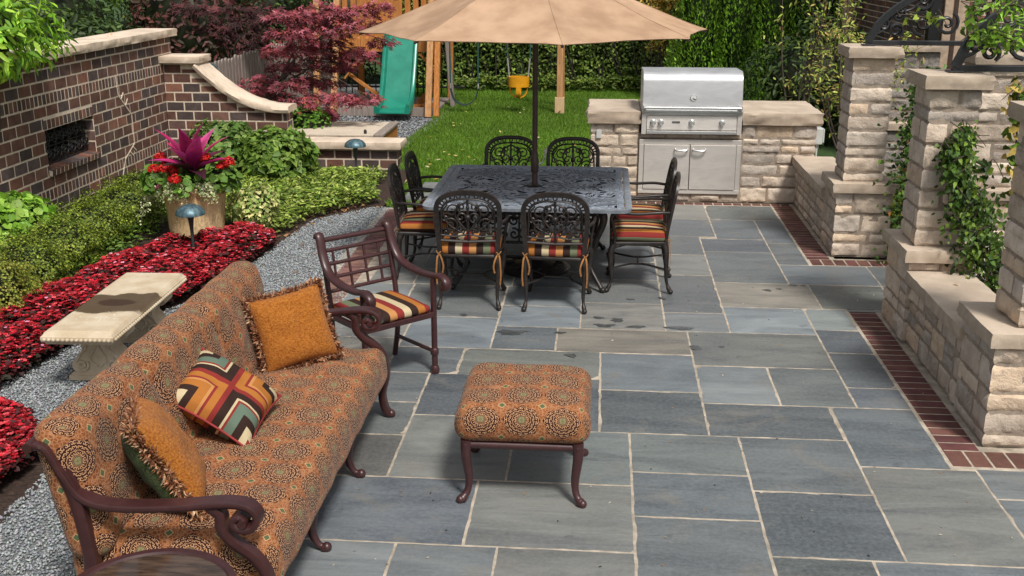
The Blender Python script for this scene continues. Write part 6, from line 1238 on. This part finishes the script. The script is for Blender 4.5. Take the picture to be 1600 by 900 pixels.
def arborvitae(label, x, y, r, h, cols, i):
    t = thing('arborvitae_tree', label, 'tree', (x, y, 0), group='arborvitae row beyond the grill'); lv = Leaves(); n = 13000; z = RNG.random(n)**.85; a = RNG.uniform(0, 6.28, n); rad = r*(1.02-.85*z**1.6)*(.75+.3*RNG.random(n)**.5); cl_ = clump_noise(np.stack([np.cos(a)*r*2.2, np.sin(a)*r*2.2, z*h*.55], 1), 4.2, i*3.1); rad *= 1+.16*cl_+.08*np.sin(a*9+i)
    P = np.stack([x+rad*np.cos(a), y+rad*np.sin(a), .1+z*h], 1); out = np.stack([np.cos(a), np.sin(a), np.zeros(n)], 1); D = unit(out*.45+np.array([0, 0, .9])+rdir(n)*.5); N = unit(np.cross(D, rdir(n)));  k = .40+.95*np.clip(.5+.75*cl_+RNG.normal(0, .12, n), 0, 1)
    lv.add(P, D, N, .065*(.6+.7*RNG.random(n)), .026, pal(n, cols, .2)*k[:, None], 'strap', .15, .15); core(lv, (x, y, h*.5), (r*.9, r*.9, h*.5), (.012, .026, .008), .8); lv.build('crown', MT['leaf'], t); b = MB(); b.tube([(0, 0, 0), (0, 0, h*.3)], [.07, .05], 8); b.build('trunk', MT['bark'], t); return t
AV = [(.12, .26, .03), (.085, .20, .024), (.17, .33, .04), (.055, .13, .018)]
for i, (x, y, lab) in enumerate([(1.72, 19.6, 'columnar arborvitae nearest the umbrella tip, first in the row'), (2.33, 19.4, 'columnar arborvitae second in the row, above the grill lid\'s right half'), (2.92, 19.2, 'columnar arborvitae third in the row, right of the grill lid'), (3.55, 19.0, 'columnar arborvitae fourth in the row, behind the loose twiggy shrub'), (4.2, 18.8, 'columnar arborvitae fifth in the row, beside the pale trunk'), (4.9, 18.5, 'columnar arborvitae last in the row, behind the first stone pier')]): arborvitae(lab, x, y, .52, 3.9, AV, i)
def twiggy(label, base, r, c, n, size, cols, seed, stems=9, leafz=0):
    rt = random.Random(seed); t = thing('twiggy_shrub', label, 'shrub', base); lv = Leaves(); b = MB(); P = []
    for k in range(stems):
        a = rt.uniform(0, 6.28); tip = Vector((c[0]+r[0]*rt.uniform(-.9, .9), c[1]+r[1]*rt.uniform(-.9, .9), c[2]+r[2]*rt.uniform(-.3, 1))); pts = curve([Vector(base)+Vector((.06*math.cos(a), .06*math.sin(a), 0)), Vector(base).lerp(tip, .5)+Vector((rt.uniform(-.15, .15), rt.uniform(-.1, .1), .1)), tip], 6); b.tube([p-Vector(base) for p in pts], [.016-.012*i/len(pts) for i in range(len(pts))], 5)
        for q in range(6):
            p = pts[rt.randrange(5, len(pts))]; e = p+Vector((rt.uniform(-.35, .35), rt.uniform(-.3, .3), rt.uniform(-.05, .35))); b.tube([p-Vector(base), e-Vector(base)], [.006, .002], 4); P += [p.lerp(e, f) for f in [j/int(n/stems/6) for j in range(int(n/stems/6))]]
    P = np.array([tuple(p) for p in P]); n = len(P); P = P+RNG.normal(0, .05, P.shape); lv.add(P, rdir(n), unit(rdir(n)*.7+np.array([0, -.5, 1])), size*(.6+.8*RNG.random(n)), size*.42, pal(n, cols, .22), 'leaf', .25, .25); lv.build('foliage', MT['leaf'], t); b.build('stem', MT['bark'], t, smooth=60); return t
YG = [(.20, .29, .06), (.14, .22, .04), (.28, .34, .10), (.09, .15, .03), (.30, .25, .09)]
twiggy('loose shrub with yellow-green leaves on bare twigs between the counter end and the first pier', (2.95, 12.75, 0), (.55, .5, .75), (2.95, 12.9, 1.45), 1150, .065, YG, 4, 12)
twiggy('airy yellow-green shrub further back behind the counter\'s right half', (2.6, 14.6, 0), (.6, .4, .6), (2.55, 14.6, 1.75), 420, .07, YG, 6, 9)
shrub('evergreen_shrub', 'dark shrub filling the space behind the twiggy shrubs and grill counter', (3.1, 16.0, .8), (1.1, .6, .9), 2600, .10, DK, 'leaf', .45, lump=.2)
t = thing('tree_trunk', 'pale bare trunk standing among the arborvitae', 'tree', (3.74, 17.6, 0)); b = MB(); b.tube([(0, 0, 0), (.02, 0, 1.2), (-.02, 0, 2.6), (.0, 0, 5)], [.09, .08, .075, .05], 9); b.build('trunk', speckled('pale_bark', (.50, .33, .17), .9, scale=10, amt=.35, bump=.5), t, smooth=60); lv = Leaves(); bush(lv, (3.74, 17.6, 4.6), (.9, .9, .7), 900, .1, GL, 'leaf', .5, corek=.3); lv.build('crown', MT['leaf'], t)
twiggy('yellowing shrub at the umbrella\'s right tip behind the hedge end', (1.1, 20.9, 0), (.45, .3, .8), (1.1, 20.9, 1.9), 1500, .09, [(.38, .27, .06), (.30, .28, .06), (.20, .24, .05), (.45, .32, .10)], 8, 9)
shrub('hosta_plant', 'yellow-green hosta leaves beside the far seat wall and first pier', (2.70, 10.75, .16), (.24, .28, .17), 95, .17, [(.26, .36, .05), (.18, .30, .04)], 'heart', .6, cat='plant', stem=False, corek=.4)

shrub('evergreen_shrub', 'dark greenery between the arbor and the brick house at the right edge', (4.7, 12.0, .9), (.8, .6, 1.0), 2200, .10, DK, 'leaf', .45, lump=.2)
# climbing vines
def vine(label, pts, spread, n, size, cols, cat='vine', shape='heart', hang=.5, face=(0, -1, .35), stemr=.008, wr=.85, w=None):
    t = thing('climbing_vine', label, cat, tuple(pts[0])); path = curve(pts, 10); k = len(path); i = RNG.integers(0, k, n); P = np.array([tuple(p) for p in path])[i]; sp = np.interp(i, np.linspace(0, k-1, len(spread)), spread)[:, None]
    P = P+RNG.normal(size=(n, 3))*sp*np.array([1, .45, .8]); N = unit(rdir(n)*.6+np.array(face)); D = unit(rdir(n)*.8+np.array([0, -.15, -hang])); dep = RNG.random(n); C = pal(n, cols, .2, w)*(.45+.65*dep)[:, None]; P[:, 1] -= (dep-.5)*.10
    lv = Leaves().add(P, D, N, size*(.55+.75*RNG.random(n)), size*wr*(.55+.6*RNG.random(n)), C, shape, .22, .2); lv.build('foliage', MT['leaf'], t); b = MB(); o = Vector(pts[0]); b.tube([p-o for p in path], stemr, 5); rv = random.Random(2)
    for q in range(max(3, n//60)): p = path[rv.randrange(k)]; b.tube(curve([p-o, p-o+Vector((rv.uniform(-.1, .1), -.04, rv.uniform(-.05, .1))), p-o+Vector((rv.uniform(-.16, .16), -.05, rv.uniform(-.25, .1)))], 4), stemr*.45, 4)
    b.build('stem', MT['bark'], t, smooth=60); return t
VG = [(.042, .10, .016), (.028, .07, .013), (.07, .145, .024), (.018, .045, .009), (.11, .20, .03)]
vine('dark green heart-leaved vine climbing the right side of the middle limestone pier', [atY(1560, 452, 7.22), atY(1540, 400, 7.24), atY(1525, 350, 7.26), atY(1508, 300, 7.28), atY(1492, 245, 7.30), atY(1508, 205, 7.32)], [.10, .10, .085, .06, .045, .03], 2600, .036, VG, hang=.9)
vine('short sprig of the vine reaching across the back pier', [atY(1520, 250, 7.45), atY(1538, 260, 7.6), atY(1547, 272, 7.7)], [.02, .03, .02], 16, .07, VG)
vine('leafy vine filling the gap between the first pier and the vine-covered pier', [(2.74, 9.3, .02), (2.74, 9.35, .5), (2.72, 9.4, 1.0), (2.74, 9.4, 1.4), (2.76, 9.42, 1.62)], [.12, .12, .11, .09, .05], 3600, .040, [(.045, .11, .02), (.03, .08, .016), (.09, .18, .03), (.02, .055, .012), (.22, .12, .03)], hang=.6, w=[.3, .3, .2, .17, .03])
vine('low leafy growth at the foot of the near seat wall behind its slab', [(2.72, 6.6, .0), (2.74, 6.9, .3), (2.70, 7.1, .5)], [.12, .12, .06], 150, .09, [(.12, .24, .03), (.05, .11, .02)])
vine('thin vine with yellowing leaves hanging at the right edge behind the near pier', [atY(1590, 300, 8.6), atY(1588, 240, 8.6), atY(1590, 180, 8.6), atY(1592, 130, 8.6)], [.05, .06, .05, .04], 130, .075, [(.09, .18, .03), (.35, .30, .09), (.06, .13, .02)])
vine('bright green vine growing over the near arbor arch', [atY(1535, 62, 7.5), atY(1550, 55, 7.45), atY(1570, 58, 7.4), atY(1588, 66, 7.35)], [.04, .055, .06, .04], 150, .042, [(.15, .31, .035), (.10, .23, .025), (.22, .40, .06)], hang=.6)
vine('fresh feathery green spray at the top right picture corner', [atY(1560, 18, 7.3), atY(1580, 8, 7.3), atY(1600, 14, 7.25), atY(1610, 40, 7.2)], [.05, .055, .055, .05], 150, .06, [(.19, .39, .04), (.14, .31, .03)], shape='leaf', wr=.28, hang=.3)
vine('sparse vine leaves on the far arbor arch', [atY(1415, 22, 9.65), atY(1450, 28, 9.6), atY(1470, 25, 9.6)], [.04, .04, .04], 26, .05, [(.20, .30, .05), (.12, .22, .03)])
vine('leaf cluster twined round the upright of the near arbor arch', [atY(1515, 70, 7.5), atY(1512, 40, 7.5), atY(1522, 12, 7.5), atY(1535, 5, 7.5)], [.02, .03, .03, .04], 50, .045, [(.14, .28, .035), (.08, .18, .025)])

# leaves and crumbs lying about
def litter(name, pts, size, cols, z=.006):
    P = np.array([(p.x, p.y, p.z+z) for p in pts]); n = len(P); lv = Leaves().add(P, np.stack([RNG.normal(size=n), RNG.normal(size=n), RNG.normal(0, .1, n)], 1), unit(np.stack([RNG.normal(0, .3, n), RNG.normal(0, .3, n), np.ones(n)], 1)), size*(.6+.8*RNG.random(n)), size*.55, pal(n, cols, .2), 'leaf', .25, -.1); return tag(lv.build(name, MT['leaf_matte'], None), kind='stuff')
g = random.Random(6); YL = [(.55, .42, .14), (.62, .52, .26), (.50, .32, .10), (.60, .50, .30)]
litter('fallen_leaves', [Vector((g.uniform(-2.4, -1.0), g.uniform(11.9, 14.6), .05)) for _ in range(34)]+[Vector((g.uniform(-2.6, .2), g.uniform(13, 19), .055)) for _ in range(46)], .06, YL)
litter('dry_leaves', [Vector((p[0]+g.uniform(-.10, .16), p[1], 0)) for p in uni(60, [(-3.1, 9.6), (-2.9, 10.6), (-2.35, 11.25), (-2.5, 11.35), (-3.0, 10.8), (-3.2, 9.7)])]+[Vector((g.uniform(-3.2, -2.4), g.uniform(7.6, 10.5), 0)) for _ in range(14)], .05, [(.34, .17, .07), (.42, .25, .10), (.25, .11, .05)])
litter('patio_crumbs', [Vector((g.uniform(-1.2, 2.2), g.uniform(4.2, 9.2), 0)) for _ in range(110)]+[atZ(560, 766), atZ(523, 882), atZ(674, 770), atZ(715, 765), atZ(1272, 833), atZ(1253, 807), atZ(602, 881)], .016, [(.40, .33, .25), (.02, .02, .02), (.55, .50, .42), (.30, .16, .07)], .004)
litter('coping_leaves', [Vector((-5.62+g.uniform(-.1, .1), y, 1.692)) for y in (10.6, 11.5, 12.2, 12.4)]+[Vector((2.33, 7.0, .53))], .05, [(.60, .32, .06), (.5, .22, .05)])
# tall trees all round, beyond the frame
for i, (x, y, r, h, lab) in enumerate([(-6, 31, 3.6, 8, 'large leafy tree beyond the play set'), (1.5, 32, 3.8, 9, 'large leafy tree beyond the hedge'), (9, 27, 3.6, 9, 'large leafy tree beyond the arborvitae'), (-15, 26, 4, 9, 'large leafy tree beyond the far left shrubs')]):
    t = thing('shade_tree', lab, 'tree', (x, y, 0)); lv = Leaves(); bush(lv, (x, y, h*.55), (r, r*.8, h*.52), 6500, .34, [(.05, .11, .02), (.035, .08, .016), (.08, .15, .03)], 'leaf', .5, lump=.25, corek=.75, zmin=.3); lv.build('crown', MT['leaf'], t); b = MB(); b.tube([(0, 0, 0), (.1, 0, h*.4)], [.3, .2], 10); b.build('trunk', MT['bark'], t)
# ------------------------------------------------------------------ camera, sky, sun
cam = bpy.data.cameras.new('camera'); cam.sensor_width = 36.0; cam.lens = 36.0*CF/1600.0; cam.clip_start = .05; cam.clip_end = 400
co = bpy.data.objects.new('camera', cam); COL.objects.link(co); co.location = (0, 0, CH)
R3 = Matrix((Vector(RT), Vector(UP), -Vector(FW))).transposed(); co.rotation_euler = R3.to_euler(); SC.camera = co
W_ = bpy.data.worlds.new('World'); SC.world = W_; W_.use_nodes = True; nt = W_.node_tree; bgn = nt.nodes['Background']
EL, AZ = math.radians(56), math.radians(152)       # azimuth: compass angle of the sun, clockwise from +y
sky = nt.nodes.new('ShaderNodeTexSky'); sky.sky_type = 'NISHITA'; sky.sun_disc = False; sky.sun_elevation = EL; sky.sun_rotation = AZ; sky.air_density = 1.0; sky.dust_density = 3.0; sky.ozone_density = 1.0
hs_ = nt.nodes.new('ShaderNodeHueSaturation'); hs_.inputs['Saturation'].default_value = .30; nt.links.new(sky.outputs[0], hs_.inputs['Color']); nt.links.new(hs_.outputs[0], bgn.inputs['Color']); bgn.inputs['Strength'].default_value = .115
sl = bpy.data.lights.new('sun', 'SUN'); sl.energy = 3.4; sl.angle = math.radians(10); sl.color = (1.0, .95, .88); so = bpy.data.objects.new('sun', sl); COL.objects.link(so)
sd_ = Vector((math.sin(AZ)*math.cos(EL), math.cos(AZ)*math.cos(EL), math.sin(EL))); so.rotation_euler = sd_.to_track_quat('Z', 'Y').to_euler(); so.location = (0, 0, 12)
SC.view_settings.view_transform = 'Standard'; SC.view_settings.look = 'None'; SC.view_settings.exposure = 0; SC.view_settings.gamma = 1
SC.render.engine = 'CYCLES'; SC.cycles.max_bounces = 6; SC.cycles.diffuse_bounces = 3; SC.cycles.transparent_max_bounces = 12; SC.cycles.use_denoising = True
